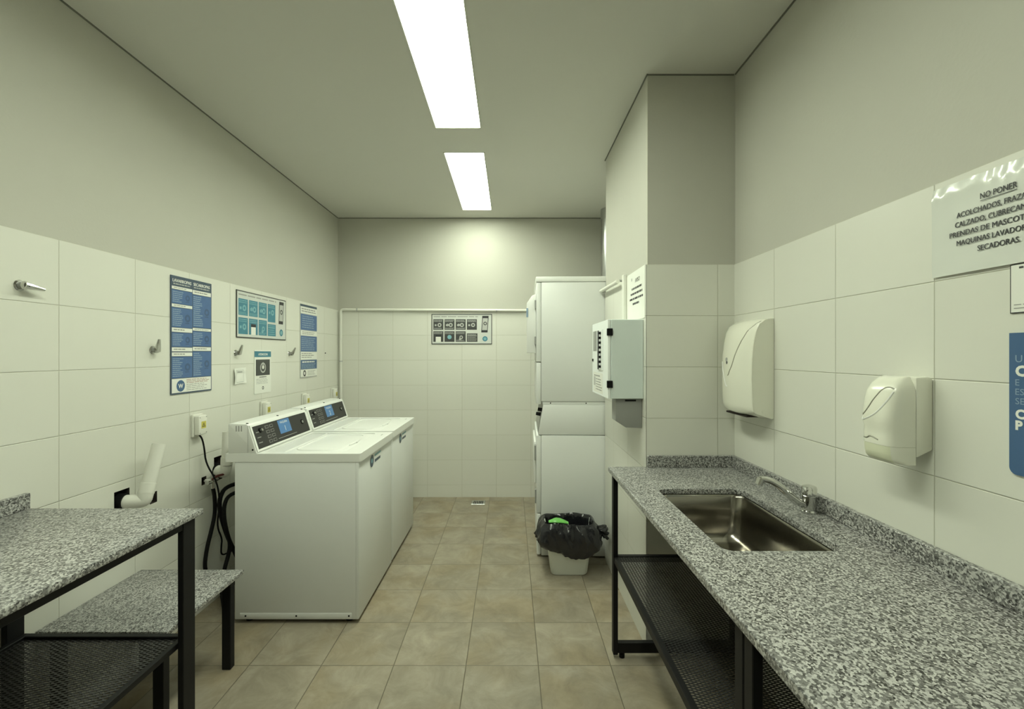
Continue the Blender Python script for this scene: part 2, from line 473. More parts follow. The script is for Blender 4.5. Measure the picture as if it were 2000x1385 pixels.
LT = ['long recessed fluorescent light farther down the room, nearer the back wall',
      'long recessed fluorescent light cut off by the top of the photo',
      'recessed fluorescent light overhead behind the photo frame']
for i, (a, b) in enumerate(LIGHTS):
    t = thing('ceiling_light', ((LX0+LX1)/2, (a+b)/2, ZC+0.03), LT[i], 'ceiling light', 'recessed fluorescent ceiling lights')
    e = 0.0008
    mb = MB()
    # trim frame inside the opening
    x0, x1, y0, y1 = LX0+e, LX1-e, a+e, b-e
    z0, z1 = ZC-0.003, ZC+0.045
    d = 0.006
    mb.box(x0, x0+d, y0, y1, z0, z1, 'frame'); mb.box(x1-d, x1, y0, y1, z0, z1, 'frame')
    mb.box(x0, x1, y0, y0+d, z0, z1, 'frame'); mb.box(x0, x1, y1-d, y1, z0, z1, 'frame')
    mb.build('light_frame', t)
    mb = MB(); mb.box(x0+d, x1-d, y0+d, y1-d, ZC+0.024, ZC+0.03, 'glow'); mb.build('diffuser', t)
    mb = MB(); mb.box(x0+d, x1-d, y0+d, y1-d, ZC+0.0305, ZC+0.044, 'frame'); mb.build('light_housing', t)
    for sx in (x0+0.02, x1-0.02):
        mb = MB(); mb.disc((sx, y1-d-0.0005, ZC+0.008), (0, -1, 0), 0.004, 'chrome', 8, 0.002); mb.build('screw', t)

# dark strips painted as the shadow gap where walls meet the ceiling
j = 0.0055
mb = MB(); mb.box(XL-TH, XL-TH+j, YF, YB, ZC-j, ZC, 'gap'); structure(mb.build('shade_strip_1'))
mb = MB(); mb.box(XL, XR, YB+TH-j, YB+TH, ZC-j, ZC, 'gap'); structure(mb.build('shade_strip_2'))
mb = MB(); mb.box(XR+TH-j, XR+TH, YF, CY, ZC-j, ZC, 'gap'); structure(mb.build('shade_strip_3'))
mb = MB(); mb.box(CX+TH-j, CX+TH, CY, CYE+0.02, ZC-j, ZC, 'gap'); mb.box(CX+TH, XR, CY+TH-j, CY+TH, ZC-j, ZC, 'gap'); structure(mb.build('shade_strip_4'))

# ------------------------------------------------------------------ metal mesh shelf panel
def mesh_panel(mb, x0, x1, y0, y1, z, lw=0.024, sw=0.0105, wd=0.0026, th=0.0016, m='mesh'):
    """expanded metal: two families of crossing strands"""
    k = sw/lw
    for s in (1, -1):
        # lines y = s*k*x + c
        cs = [y0-s*k*x0, y0-s*k*x1, y1-s*k*x0, y1-s*k*x1]
        c = min(cs); zz = z+(0.0008 if s > 0 else 0)
        while c < max(cs):
            pts = []
            for X in (x0, x1):
                Y = s*k*X+c
                if y0 <= Y <= y1: pts.append((X, Y))
            for Y in (y0, y1):
                X = (Y-c)/(s*k)
                if x0 < X < x1: pts.append((X, Y))
            if len(pts) >= 2:
                pts.sort(); (xa, ya), (xb, yb) = pts[0], pts[-1]
                if xb-xa > 0.004:
                    L = math.hypot(xb-xa, yb-ya); nx, ny = -(yb-ya)/L*wd/2, (xb-xa)/L*wd/2
                    v = []
                    for h in (zz-th/2, zz+th/2):
                        v += [(xa-nx, ya-ny, h), (xb-nx, yb-ny, h), (xb+nx, yb+ny, h), (xa+nx, ya+ny, h)]
                    mb.add(v, [(3, 2, 1, 0), (4, 5, 6, 7), (0, 1, 5, 4), (1, 2, 6, 5), (2, 3, 7, 6), (3, 0, 4, 7)], m)
            c += sw

def leg(t, x0, x1, y0, y1, z0, z1, name='leg'):
    mb = MB(); mb.box(x0, x1, y0, y1, z0, z1, 'black', 0.002, 1); return mb.build(name, t)

# ------------------------------------------------------------------ right counter
ZT = 0.888; ZG = 0.866
t = thing('sink_counter', (0.78, 0.9, 0), 'long grey granite counter with the inset sink, on black steel frames along the right wall', 'counter')
CF = 0.474
cy0 = -0.35
hole = rrect(0.765, 1.552, 0.17, 0.289, 0.036, 8)
outl = [(CF, cy0), (XR-0.001, cy0), (XR-0.001, CY-0.001), (CF, CY-0.001)]
mb = plate(outl, [hole], ZG+0.004, ZT-0.004, 'granite')
# rounded nosing along the open edge and the sink rim
def edge_band(mb, loop, closed, inset):
    pass
o = plate(outl, [hole], ZG, ZT, 'granite').build('granite_top', t); weld(o)
bv = o.modifiers.new('bevel', 'BEVEL'); bv.width = 0.003; bv.segments = 2; bv.limit_method = 'ANGLE'; bv.angle_limit = math.radians(60)
mb = MB(); mb.box(XR-0.021, XR-0.001, cy0, CY-0.001, ZT, ZT+0.056, 'granite', 0.002, 1)
mb.build('backsplash', t)
mb = MB(); mb.box(CX, XR-0.0215, CY-0.021, CY-0.001, ZT, ZT+0.056, 'granite', 0.002, 1)
mb.build('backsplash', t)
fr = [(0.945, 2.165), (-0.3, 0.94)]
for (a, b) in fr:
    for y in (a, b-0.034):
        for x in (0.484, XR-0.045):
            lg = leg(t, x, x+0.022, y, y+0.034, 0.019, ZG)
            fx = x+0.044 if x < 0.8 else x-0.022
            mb = MB(); mb.disc((fx, y+0.017, 0.0), (0, 0, 1), 0.013, 'rubber', 14, 0.016); mb.tube([(fx, y+0.017, 0.016), (fx, y+0.017, 0.027)], 0.006, 'black')
            mb.build('foot', t)
        mb = MB(); mb.box(0.506, XR-0.045, y+0.004, y+0.03, 0.025, 0.073, 'black', 0.0015, 1); mb.build('stretcher', t)
        mb = MB(); mb.box(0.506, XR-0.045, y+0.004, y+0.03, ZG-0.03, ZG, 'black', 0.0015, 1); mb.build('top_rail', t)
    for x in (0.496, XR-0.045):
        mb = MB(); mb.box(x, x+0.02, a+0.034, b-0.034, ZG-0.02, ZG-0.0005, 'black', 0.0015, 1); mb.build('top_rail', t)
    mb = MB()
    for x in (0.488, XR-0.065):
        mb.box(x, x+0.02, a+0.034, b-0.034, 0.452, 0.48, 'black', 0.0015, 1)
    for y in (a+0.002, b-0.03):
        mb.box(0.506, XR-0.046, y, y+0.024, 0.454, 0.482, 'black', 0.0015, 1)
    sh = mb.build('shelf_frame', t)
    mb = MB(); mesh_panel(mb, 0.508, XR-0.066, a+0.034, b-0.034, 0.478); mb.build('mesh_shelf', t)

# sink bowl
t = thing('kitchen_sink', (0.765, 1.552, ZG-0.19), 'rectangular stainless steel sink bowl sunk into the granite counter', 'sink')
rings = []
for (z, ins, r) in ((ZG-0.0008, -0.02, 0.05), (ZG-0.0012, 0.002, 0.036), (ZG-0.01, 0.006, 0.038), (ZG-0.09, 0.010, 0.045), (ZG-0.15, 0.016, 0.052), (ZG-0.172, 0.026, 0.06), (ZG-0.184, 0.045, 0.06), (ZG-0.188, 0.085, 0.05), (ZG-0.191, 0.13, 0.03)):
    rings.append([(x, y, z) for x, y in rrect(0.765, 1.552, 0.17-ins, 0.289-ins, r, 8)])
mb = MB(); mb.keep = True; mb.loft(rings, 'steel', cap0=False, cap1=True)
o = mb.build('bowl', t, ang=60)
so = o.modifiers.new('thickness', 'SOLIDIFY'); so.thickness = 0.0012; so.offset = -1
mb = MB(); mb.disc((0.765, 1.552, ZG-0.1905), (0, 0, 1), 0.045, 'chrome', 28, 0.003, 0.042); mb.disc((0.765, 1.552, ZG-0.187), (0, 0, 1), 0.028, 'rubber', 20, 0.0008)
mb.build('drain', t)

# faucet
t = thing('faucet', (1.03, 1.57, ZT), 'chrome single-lever tap behind the sink with a long curved spout', 'faucet')
mb = MB()
prof = [(0.0265, 0), (0.0265, 0.006), (0.023, 0.010), (0.0225, 0.058), (0.0212, 0.0595), (0.0212, 0.0615), (0.0235, 0.063), (0.0235, 0.084), (0.021, 0.090), (0.012, 0.093)]
mb.loft([[(1.035+r*math.cos(2*PI*k/24), 1.57+r*math.sin(2*PI*k/24), ZT+z) for k in range(24)] for r, z in prof], 'chrome')
mb.build('tap_body', t)
mb = MB()
mb.tube([(1.025, 1.57, ZT+0.022), (0.99, 1.57, ZT+0.038), (0.955, 1.572, ZT+0.07), (0.925, 1.573, ZT+0.097), (0.895, 1.574, ZT+0.112), (0.868, 1.575, ZT+0.114)], [0.014, 0.0135, 0.0125, 0.012, 0.011, 0.0105], 'chrome', 14, 2)
sp = mb.build('spout', t)
mb = MB(); mb.tube([(0.872, 1.575, ZT+0.116), (0.862, 1.575, ZT+0.094)], [0.0135, 0.0125], 'chrome', 16); mb.build('aerator', sp)
mb = MB()
mb.tube([(1.028, 1.556, ZT+0.080), (1.012, 1.535, ZT+0.086), (0.996, 1.512, ZT+0.084), (0.990, 1.500, ZT+0.078)], [0.010, 0.009, 0.007, 0.006], 'chrome', 10, 1)
mb.build('lever', t)

# ------------------------------------------------------------------ left table
t = thing('granite_table', (-1.4, 0.85, 0), 'high grey granite table on black legs against the left wall, nearest the viewer', 'table')
mb = MB(); mb.box(XL+0.001, -1.09, -0.2, 1.61, ZG+0.002, ZT, 'granite', 0.003, 2); mb.build('granite_top', t)
mb = MB(); mb.box(XL+0.001, XL+0.021, -0.2, 1.61, ZT, ZT+0.055, 'granite', 0.002, 1); mb.build('backsplash', t)
for y in (-0.1, 1.521):
    for x in (-1.118, -1.712):
        lg = leg(t, x, x+0.02, y, y+0.058, 0.0, ZG+0.001)
mb = MB(); mb.box(-1.116, -1.100, -0.042, 1.521, ZG-0.022, ZG+0.0015, 'black', 0.001, 1); mb.build('top_rail', t)
mb = MB(); mb.box(-1.710, -1.694, -0.042, 1.521, ZG-0.022, ZG+0.0015, 'black', 0.001, 1); mb.build('top_rail', t)
mb = MB(); mb.box(-1.692, -1.118, 1.54, 1.56, ZG-0.022, ZG+0.0015, 'black', 0.001, 1); mb.build('top_rail', t)
mb = MB()
for x in (-1.692, -1.138): mb.box(x, x+0.019, -0.1, 1.579, 0.443, 0.463, 'black', 0.0012, 1)
for y in (-0.1, 1.559): mb.box(-1.673, -1.138, y, y+0.02, 0.443, 0.463, 'black', 0.0012, 1)
mb.build('shelf_frame', t)
mb = MB(); mesh_panel(mb, -1.674, -1.137, 0.2, 1.56, 0.452, lw=0.03, sw=0.013, wd=0.0042, th=0.002); mb.build('mesh_shelf', t)

# low table
t = thing('low_granite_table', (-1.48, 1.87, 0), 'low grey granite bench table beside the first washing machine', 'table')
mb = MB(); mb.box(XL+0.002, -1.243, 1.64, 2.115, 0.412, 0.43, 'granite', 0.003, 2); mb.build('granite_top', t)
for y in (1.66, 2.058):
    for x in (-1.312, -1.69):
        leg(t, x, x+0.04, y, y+0.032, 0.0, 0.4125)
mb = MB(); mb.box(-1.69, -1.272, 1.655, 1.68, 0.393, 0.4118, 'black', 0.001, 1); mb.build('top_rail', t)
mb = MB(); mb.box(-1.65, -1.312, 2.064, 2.084, 0.393, 0.4118, 'black', 0.001, 1); mb.build('top_rail', t)

# ------------------------------------------------------------------ lettering and printed boards
def text_geo(body, bold=0.0):
    cu = bpy.data.curves.new('t', 'FONT'); cu.body = body; cu.size = 1.0; cu.offset = bold
    cu.resolution_u = 3
    ob = bpy.data.objects.new('t', cu); COL.objects.link(ob)
    bpy.context.view_layer.update()
    dg = bpy.context.evaluated_depsgraph_get()
    me = bpy.data.meshes.new_from_object(ob.evaluated_get(dg))
    v = [tuple(p.co) for p in me.vertices]; f = [tuple(p.vertices) for p in me.polygons]
    bpy.data.objects.remove(ob); bpy.data.curves.remove(cu); bpy.data.meshes.remove(me)
    return v, f

class Sign:
    """printed board: u to the right, v up, n out of the wall; origin is its top left corner, v measured down"""
    def __init__(s, origin, U, Nn, W, H):
        s.o = Vector(origin); s.U = Vector(U); s.n = Vector(Nn); s.V = Vector((0, 0, -1)); s.W = W; s.H = H; s.mb = MB()
    def P(s, u, v, d=0.0): return s.o+s.U*u+s.V*v+s.n*d
    def board(s, th, m, face=None):
        c = [(0, 0), (s.W, 0), (s.W, s.H), (0, s.H)]
        v = [s.P(a, b, 0.0) for a, b in c]+[s.P(a, b, th) for a, b in c]
        s.mb.add(v, [(0, 1, 2, 3), (0, 1, 5, 4), (1, 2, 6, 5), (2, 3, 7, 6), (3, 0, 4, 7), (4, 5, 6, 7)], m)
        s.th = th
    def rect(s, u0, u1, v0, v1, m, lay=1, skew=0.0):
        d = s.th+0.0004*lay
        s.mb.add([s.P(u0, v0, d), s.P(u1, v0, d), s.P(u1+skew, v1, d), s.P(u0+skew, v1, d)], [(0, 1, 2, 3)], m)
    def circ(s, u, v, r, m, lay=1, n=24, rin=0.0):
        d = s.th+0.0004*lay
        out = [s.P(u+r*math.cos(2*PI*k/n), v+r*math.sin(2*PI*k/n), d) for k in range(n)]
        if rin <= 0: s.mb.add(out, [tuple(range(n))], m)
        else:
            inn = [s.P(u+rin*math.cos(2*PI*k/n), v+rin*math.sin(2*PI*k/n), d) for k in range(n)]
            s.mb.add(out+inn, [(k, (k+1) % n, n+(k+1) % n, n+k) for k in range(n)], m)
    def poly(s, pts, m, lay=1):
        d = s.th+0.0004*lay
        s.mb.add([s.P(a, b, d) for a, b in pts], [tuple(range(len(pts)))], m)
    def text(s, body, u, v, h, m, lay=2, align='L', width=None, bold=0.0, shear=0.0):
        """v = baseline, h = height of the capitals"""
        vv, ff = text_geo(body, bold)
        if not vv: return
        x0 = min(p[0] for p in vv); x1 = max(p[0] for p in vv)
        k = h/0.70; kx = k if width is None else width/(x1-x0)
        w = (x1-x0)*kx
        uo = u-(w/2 if align == 'C' else w if align == 'R' else 0)
        d = s.th+0.0004*lay
        s.mb.add([s.P(uo+(p[0]-x0)*kx+shear*p[1]*k, v-p[1]*k, d) for p in vv], ff, m)
    def lines(s, u0, u1, v0, v1, n, m, lay=2, fill=0.45, ragged=0.35, gaps=True):
        """rows of print too small to read"""
        st = (v1-v0)/n
        for i in range(n):
            e = u1-(u1-u0)*ragged*random.random(); u = u0; v = v0+st*(i+0.25)
            while u < e-1e-4:
                wd = (u1-u0)*random.uniform(0.08, 0.24); ue = min(u+wd, e)
                s.rect(u, ue, v, v+st*fill, m, lay)
                u = ue+(u1-u0)*0.025
    def done(s, name, label, cat, group=None, parent=None):
        c = s.P(s.W/2, s.H, 0)
        s.mb.keep = True
        if parent is not None: return s.mb.build(name, parent)
        o = s.mb.build(name, None, loc=tuple(c))
        return tag(o, label, cat, group)

LWn = (1, 0, 0); LWu = (0, 1, 0)
g = 0.0008
# tall two-column instruction board
s = Sign((XL+g, 2.295, 1.838), LWu, LWn, 0.312, 0.611); s.board(0.004, 'navy')
W, H = s.W, s.H
b = 0.006; mid = W*0.5
s.rect(b, W-b, b, H*0.083, 'navy')
for du in (-0.0006, 0.0006):
    s.text('LAVARROPAS', b+0.006+du, H*0.052, 0.0165, 'paper', 2+du*500, width=mid-0.022)
    s.text('SECARROPAS', mid+0.008+du, H*0.052, 0.0165, 'paper', 2+du*500, width=mid-0.024)
s.lines(b+0.01, mid-0.015, H*0.058, H*0.078, 1, 'palegrey', ragged=0.1)
s.lines(mid+0.01, W-0.02, H*0.058, H*0.078, 1, 'palegrey', ragged=0.1)
def colpanel(u0, u1, v0, v1, n, pic=True):
    s.rect(u0, u1, v0*H, v1*H, 'blue')
    s.lines(u0+0.005, u0+(u1-u0)*(0.55 if pic else 0.95), (v0+0.008)*H, (v1-0.008)*H, n, 'paleblue', ragged=0.4)
    if pic:
        cu = u0+(u1-u0)*0.76; cv = (v0+v1)/2*H; rr = min(0.026, (v1-v0)*H*0.3)
        s.circ(cu, cv, rr*0.8, 'blue3', 2, 16, rr*0.35); s.rect(cu-rr*0.7, cu+rr*0.5, cv+rr*0.9, cv+rr*1.1, 'blue3', 2)
def colhead(u0, u1, v0, v1, m='greyink'):
    s.rect(u0, u1, v0*H, v1*H, 'paper', 1)
    s.lines(u0+0.012, u1-0.02, (v0+0.004)*H, (v1-0.003)*H, 1, 'greyink', 2, 0.35)
L0, L1, R0, R1 = b, mid-0.002, mid+0.002, W-b
colhead(L0, L1, 0.088, 0.112); colpanel(L0, L1, 0.118, 0.232, 6)
colhead(L0, L1, 0.237, 0.262); colpanel(L0, L1, 0.268, 0.432, 9)
colhead(L0, L1, 0.437, 0.472); colpanel(L0, L1, 0.478, 0.597, 7)
colhead(L0, L1, 0.603, 0.636); colhead(L0, L1, 0.645, 0.677); colpanel(L0, L1, 0.683, 0.862, 10)
colhead(R0, R1, 0.090, 0.126); colpanel(R0, R1, 0.132, 0.42, 15)
colhead(R0, R1, 0.427, 0.45); colpanel(R0, R1, 0.456, 0.588, 7)
colhead(R0, R1, 0.596, 0.63); colpanel(R0, R1, 0.637, 0.862, 12)
s.rect(b, W-b, H*0.868, H-0.008, 'paper', 1)
s.circ(0.068, H*0.931, 0.030, 'blue2', 2); s.text('W', 0.068, H*0.931+0.011, 0.022, 'paper', 3, 'C', bold=0.03)
s.lines(0.11, W-0.02, H*0.876, H*0.915, 3, 'redink', 2, 0.4, 0.15); s.lines(0.11, W-0.03, H*0.918, H*0.98, 4, 'greyink', 2, 0.3, 0.3)
s.done('wall_sign', 'tall blue two-column washer and dryer instruction board on the left wall', 'sign')

# app payment boards (teal on the left wall, charcoal on the back wall)
def app_board(origin, U, Nn, W, H, cell, pale, dot, label):
    s = Sign(origin, U, Nn, W, H); s.board(0.004, 'charcoal')
    b = 0.007
    s.rect(b, W-b, b, H-b, 'lightgrey', 1)
    s.lines(0.02, W*0.78, 0.018, 0.034, 1, 'greyink', 2, 0.5, 0.03)
    cw = W*0.165; gp = W*0.02; top = H*0.17; ch = H*0.35
    for r in range(2):
        for c in range(4):
            u0 = W*0.03+c*(cw+gp); v0 = top+r*(ch+H*0.05); u1, v1 = u0+cw, v0+ch
            if cell == 'teal' and r == 0 and c == 3: v1 += H*0.07
            if r == 1 and c == 3: v0 += H*0.07; u1 += W*0.01
            s.rect(u0, u1, v0, v1, cell, 2)
            s.lines(u0+0.006, u1-0.006, v0+0.006, v0+ch*0.28, 2, pale, 3, 0.4, 0.1)
            cu, cv = (u0+u1)/2, v0+ch*0.55
            if r == 1 and c == 3:
                s.lines(u0+0.006, u1-0.006, v0+0.02, v1-0.004, 4, pale, 3, 0.3, 0.3); continue
            if r == 1 and c == 1 and cell == 'teal' or r == 1 and c == 0 and cell != 'teal':
                s.rect(cu-cw*0.28, cu+cw*0.28, v0+ch*0.33, v0+ch*0.52, 'ink', 3); s.rect(cu-cw*0.26, cu+cw*0.26, v0+ch*0.52, v1, 'paper', 3)
            elif r == 1 and c == 1:
                s.circ(cu, cv, ch*0.2, 'tealpale', 3)
            elif r == 1 and c == 2:
                s.circ(cu+cw*0.05, cv+ch*0.02, ch*0.17, pale, 3, 16, ch*0.08); s.circ(cu-cw*0.06, cv+ch*0.2, ch*0.11, pale, 3)
            else:
                s.circ(cu+cw*0.12, cv, ch*0.19, pale, 3, 18, ch*0.09); s.rect(cu-cw*0.36, cu-cw*0.18, cv-ch*0.06, cv+ch*0.1, pale, 3)
                if c in (1, 2): s.circ(cu-cw*0.2, cv, ch*0.12, pale, 4, 14, ch*0.05)
            if c != 3: s.lines(u0+0.006, u1-0.006, v1-ch*0.2, v1-0.004, 2, pale, 3, 0.4, 0.2) if not (r == 1 and c < 2) else None
    # the phone
    pu, pv, pw, ph = W*0.84, H*0.06, W*0.105, H*0.55
    sk = -W*0.018
    def sq(a0, a1, q0, q1, m, lay):
        f = lambda q: sk*(q-pv)/ph
        s.poly([(a0+f(q0), q0), (a1+f(q0), q0), (a1+f(q1), q1), (a0+f(q1), q1)], m, lay)
    sq(pu, pu+pw, pv, pv+ph, 'ink', 3); sq(pu+pw*0.1, pu+pw*0.9, pv+ph*0.14, pv+ph*0.86, 'palegrey', 4)
    s.circ(pu+pw*0.45, pv+ph*0.46, pw*0.28, 'charcoal', 5, 18, pw*0.15)
    s.circ(W*0.885, H*0.82, H*0.085, 'teal', 3); s.circ(W*0.885, H*0.82, H*0.05, 'tealpale', 4)
    return s.done('wall_sign', label, 'sign')
app_board((XL+g, 2.845, 1.842), LWu, LWn, 0.625, 0.303, 'teal', 'tealpale', 'teal', 'wide white-and-teal phone app instruction board on the left wall')
app_board((-0.79, YB-g, 1.834), (1, 0, 0), (0, -1, 0), 0.605, 0.302, 'charcoal', 'palegrey', 'teal', 'wide board of dark squares and a phone on the back wall under the pipe')

# small white notice
s = Sign((XL+g, 3.047, 1.462), LWu, LWn, 0.21, 0.298); s.board(0.0025, 'paper')
s.rect(0, s.W, 0.008, 0.048, 'teal', 1)
for du in (-0.0006, 0.0006): s.text('ATENCION', s.W/2+du, 0.037, 0.016, 'paper', 2+du*500, 'C')
s.rect(0.016, s.W-0.016, 0.065, 0.175, 'charcoal', 1)
s.circ(s.W/2, 0.122, 0.036, 'palegrey', 2, 20, 0.026); s.circ(s.W/2, 0.118, 0.014, 'paper', 3); s.rect(s.W/2-0.006, s.W/2+0.006, 0.085, 0.108, 'palegrey', 3)
s.lines(0.06, 0.15, 0.18, 0.192, 1, 'ink', 1, 0.5, 0.05); s.lines(0.022, 0.18, 0.195, 0.235, 4, 'palegrey', 1, 0.4, 0.3)
s.circ(s.W/2, 0.262, 0.012, 'charcoal', 1, 14, 0.006)
s.done('wall_notice', 'small white notice with a teal heading and a dark square picture, left wall', 'notice')

# small paper slip (curled corners)
s = Sign((XL+g, 2.815, 1.345), LWu, LWn, 0.118, 0.10); s.th = 0.003
def slip(u, v):
    d = 0.002+0.012*abs(u-0.5)**3*8*(0.4+0.6*v)+0.004*math.sin(u*5+v*3)**2
    return s.P(u*0.118+0.008*(0.5-v)*0.9, v*0.10-0.004*u, d)
n = 8; vs = [slip(i/n, j_/n) for j_ in range(n+1) for i in range(n+1)]
fs = [(j_*(n+1)+i, j_*(n+1)+i+1, (j_+1)*(n+1)+i+1, (j_+1)*(n+1)+i) for j_ in range(n) for i in range(n)]
s.mb.add(vs, fs, 'paper', True)
s.th = 0.009
for (a, b_, c, d) in ((0.02, 0.098, 0.012, 0.0135), (0.02, 0.098, 0.086, 0.0875), (0.02, 0.0215, 0.012, 0.0875), (0.0965, 0.098, 0.012, 0.0875)):
    s.rect(a, b_, c, d, 'greyink', 1)
s.lines(0.032, 0.085, 0.018, 0.028, 1, 'greyink', 1, 0.6, 0.0)
s.done('paper_slip', 'small curled square paper slip beside the white notice on the left wall', 'paper')

# narrow banded board
s = Sign((XL+g, 3.71, 1.848), LWu, LWn, 0.315, 0.612); s.board(0.004, 'palegrey'); W, H = s.W, s.H
s.rect(0, W, 0, 0.018, 'navy', 1); s.rect(0.006, W, 0.02, 0.075, 'paper', 1); s.lines(0.02, W-0.02, 0.028, 0.066, 2, 'greyink', 2, 0.5, 0.1)
s.rect(0.006, W, 0.08, 0.212, 'blue', 1); s.lines(0.03, W-0.03, 0.09, 0.2, 6, 'paleblue', 2, 0.4, 0.2)
s.rect(0.006, W, 0.218, 0.258, 'paper', 1); s.lines(0.03, W-0.03, 0.224, 0.252, 2, 'greyink', 2, 0.4, 0.2)
s.rect(0.006, W, 0.262, 0.392, 'blue', 1); s.lines(0.02, W-0.03, 0.272, 0.385, 7, 'paleblue', 2, 0.4, 0.15)
s.rect(0.006, W, 0.396, 0.46, 'paper', 1); s.lines(0.02, W-0.03, 0.402, 0.45, 3, 'greyink', 2, 0.4, 0.3)
s.rect(0.006, W, 0.464, 0.54, 'blue2', 1); s.lines(0.03, W-0.05, 0.47, 0.488, 1, 'paper', 2, 0.6, 0.0); s.lines(0.02, W-0.03, 0.492, 0.535, 4, 'paleblue', 2, 0.5, 0.1)
s.rect(0.006, W, 0.544, 0.602, 'paper', 1); s.circ(0.075, 0.574, 0.026, 'ink', 2, 20, 0.014); s.lines(0.13, W-0.03, 0.552, 0.596, 4, 'greyink', 2, 0.35, 0.2)
s.done('wall_sign', 'blue-banded notice board on the left wall nearest the back corner', 'sign')

# right wall: laminated sign
RWn = (-1, 0, 0); RWu = (0, -1, 0)
s = Sign((XR-g, 1.165, 1.855), RWu, RWn, 0.297, 0.224)
def lam(u, v, d0=0.0):
    d = 0.001*math.sin(u*9+1.2*math.sin(v*7))*math.sin(v*5+u*2)+0.0045*min(1, v/0.11)
    d += 0.0013*math.sin(u*44+3*v+2*math.sin(u*11))*math.exp(-(v/0.13)**2)+0.0007*math.sin(v*16+u*5)*(1-v)
    return d+0.0012
nu, nv = 110, 40
vs = [s.P(i/nu*s.W, j_/nv*s.H, lam(i/nu, j_/nv)) for j_ in range(nv+1) for i in range(nu+1)]
fs = [(j_*(nu+1)+i, j_*(nu+1)+i+1, (j_+1)*(nu+1)+i+1, (j_+1)*(nu+1)+i) for j_ in range(nv) for i in range(nu)]
s.mb.add(vs, fs, 'film', True)
s.th = 0.0075
cu = 0.160
rows = [('NO PONER', 0.062, 0.0135, 0.076, cu), ('ACOLCHADOS, FRAZADAS,', 0.090, 0.0125, 0.178, cu-0.004), ('CALZADO, CUBRECAMAS Y', 0.1125, 0.0125, 0.182, cu-0.006),
        ('PRENDAS DE MASCOTAS EN', 0.135, 0.0125, 0.205, cu-0.008), ('MAQUINAS LAVADORAS Y', 0.1575, 0.0125, 0.178, cu-0.004), ('SECADORAS.', 0.180, 0.0125, 0.088, cu)]
for body, v, h, wd, c in rows:
    for du in (-0.0005, 0.0, 0.0005): s.text(body, c+du, v, h, 'ink', 1+du*400, 'C', width=wd)
s.rect(cu-0.038, cu+0.038, 0.0655, 0.067, 'ink', 1)
s.done('laminated_sign', 'laminated white sign reading NO PONER, highest on the right wall', 'sign')

# small framed paper
s = Sign((XR-g, 0.986, 1.630), RWu, RWn, 0.15, 0.106); s.board(0.002, 'ink')
s.rect(0.0022, s.W-0.0022, 0.0022, s.H-0.0022, 'paper', 1)
s.lines(0.018, 0.1, 0.005, 0.012, 1, 'ink', 2, 0.6, 0.1); s.lines(0.008, 0.12, 0.085, 0.100, 2, 'greyink', 2, 0.25, 0.1)
s.done('framed_notice', 'small white paper with a thin black border below the laminated sign', 'notice')

# blue rounded sign
s = Sign((XR-g, 0.986, 1.482), RWu, RWn, 0.22, 0.305); s.th = 0.0
pts = []
for (cx_, cy_, a0) in ((s.W-0.015, 0.015, 270), (s.W-0.015, s.H-0.015, 0), (0.015, s.H-0.015, 90)):
    for k in range(7):
        a = math.radians(a0+90*k/6); pts.append((cx_+0.015*math.cos(a), cy_+0.015*math.sin(a)))
pts.append((0, 0))
lo = [s.P(a, b_, 0) for a, b_ in pts]; hi = [s.P(a, b_, 0.004) for a, b_ in pts]; n = len(pts)
s.mb.add(lo+hi, [tuple(range(n)), tuple(range(n, 2*n))]+[(k, (k+1) % n, n+(k+1) % n, n+k) for k in range(n)], 'blue2')
s.th = 0.004
for body, v, h, m_, bo in (('U', 0.063, 0.0155, 'paleblue', 0.0), ('C', 0.092, 0.021, 'paper', 0.05), ('E', 0.113, 0.0135, 'paleblue', 0.0), ('ES', 0.133, 0.0135, 'paleblue', 0.0), ('SE', 0.153, 0.0135, 'paleblue', 0.0), ('C', 0.183, 0.0185, 'paper', 0.05), ('P', 0.207, 0.0185, 'paper', 0.05)):
    s.text(body, 0.0125, v, h, m_, 1, 'L', bold=bo)
s.done('blue_sign', 'dark blue sign with white lettering, rounded corners, cut by the right edge', 'sign')

# column side: paper notice
s = Sign((CX-g, 2.555, 1.875), RWu, RWn, 0.33, 0.26); s.board(0.0015, 'paper')
for du in (-0.001, 0.001): s.text('AVISO', 0.2+du, 0.062, 0.022, 'ink', 1+du*200, 'C', shear=0.1)
for k, (a, b_) in enumerate(((0.09, 0.28), (0.07, 0.29), (0.05, 0.30), (0.11, 0.23))):
    s.lines(a, b_, 0.080+0.027*k, 0.1+0.027*k, 1, 'ink', 1, 0.55, 0.0)
s.rect(0.085, 0.1, 0.03, 0.045, 'greyink', 1)
s.done('paper_notice', 'white printed paper on the column side above the electrical panel', 'notice')

# ------------------------------------------------------------------ washing machines
def side_logo(t, x, y, z):
    s = Sign((x, y, z), LWu, LWn, 0.24, 0.08); s.th = 0.0
    s.circ(0.044, 0.042, 0.041, 'paper', 1); s.circ(0.044, 0.042, 0.036, 'navy', 2); s.circ(0.044, 0.042, 0.014, 'tealpale', 3)
    s.lines(0.10, 0.225, 0.010, 0.032, 1, 'tealpale', 1, 0.6, 0.0); s.lines(0.10, 0.215, 0.040, 0.064, 1, 'navy', 1, 0.7, 0.0)
    return s.done('logo_sticker', '', '', parent=t)

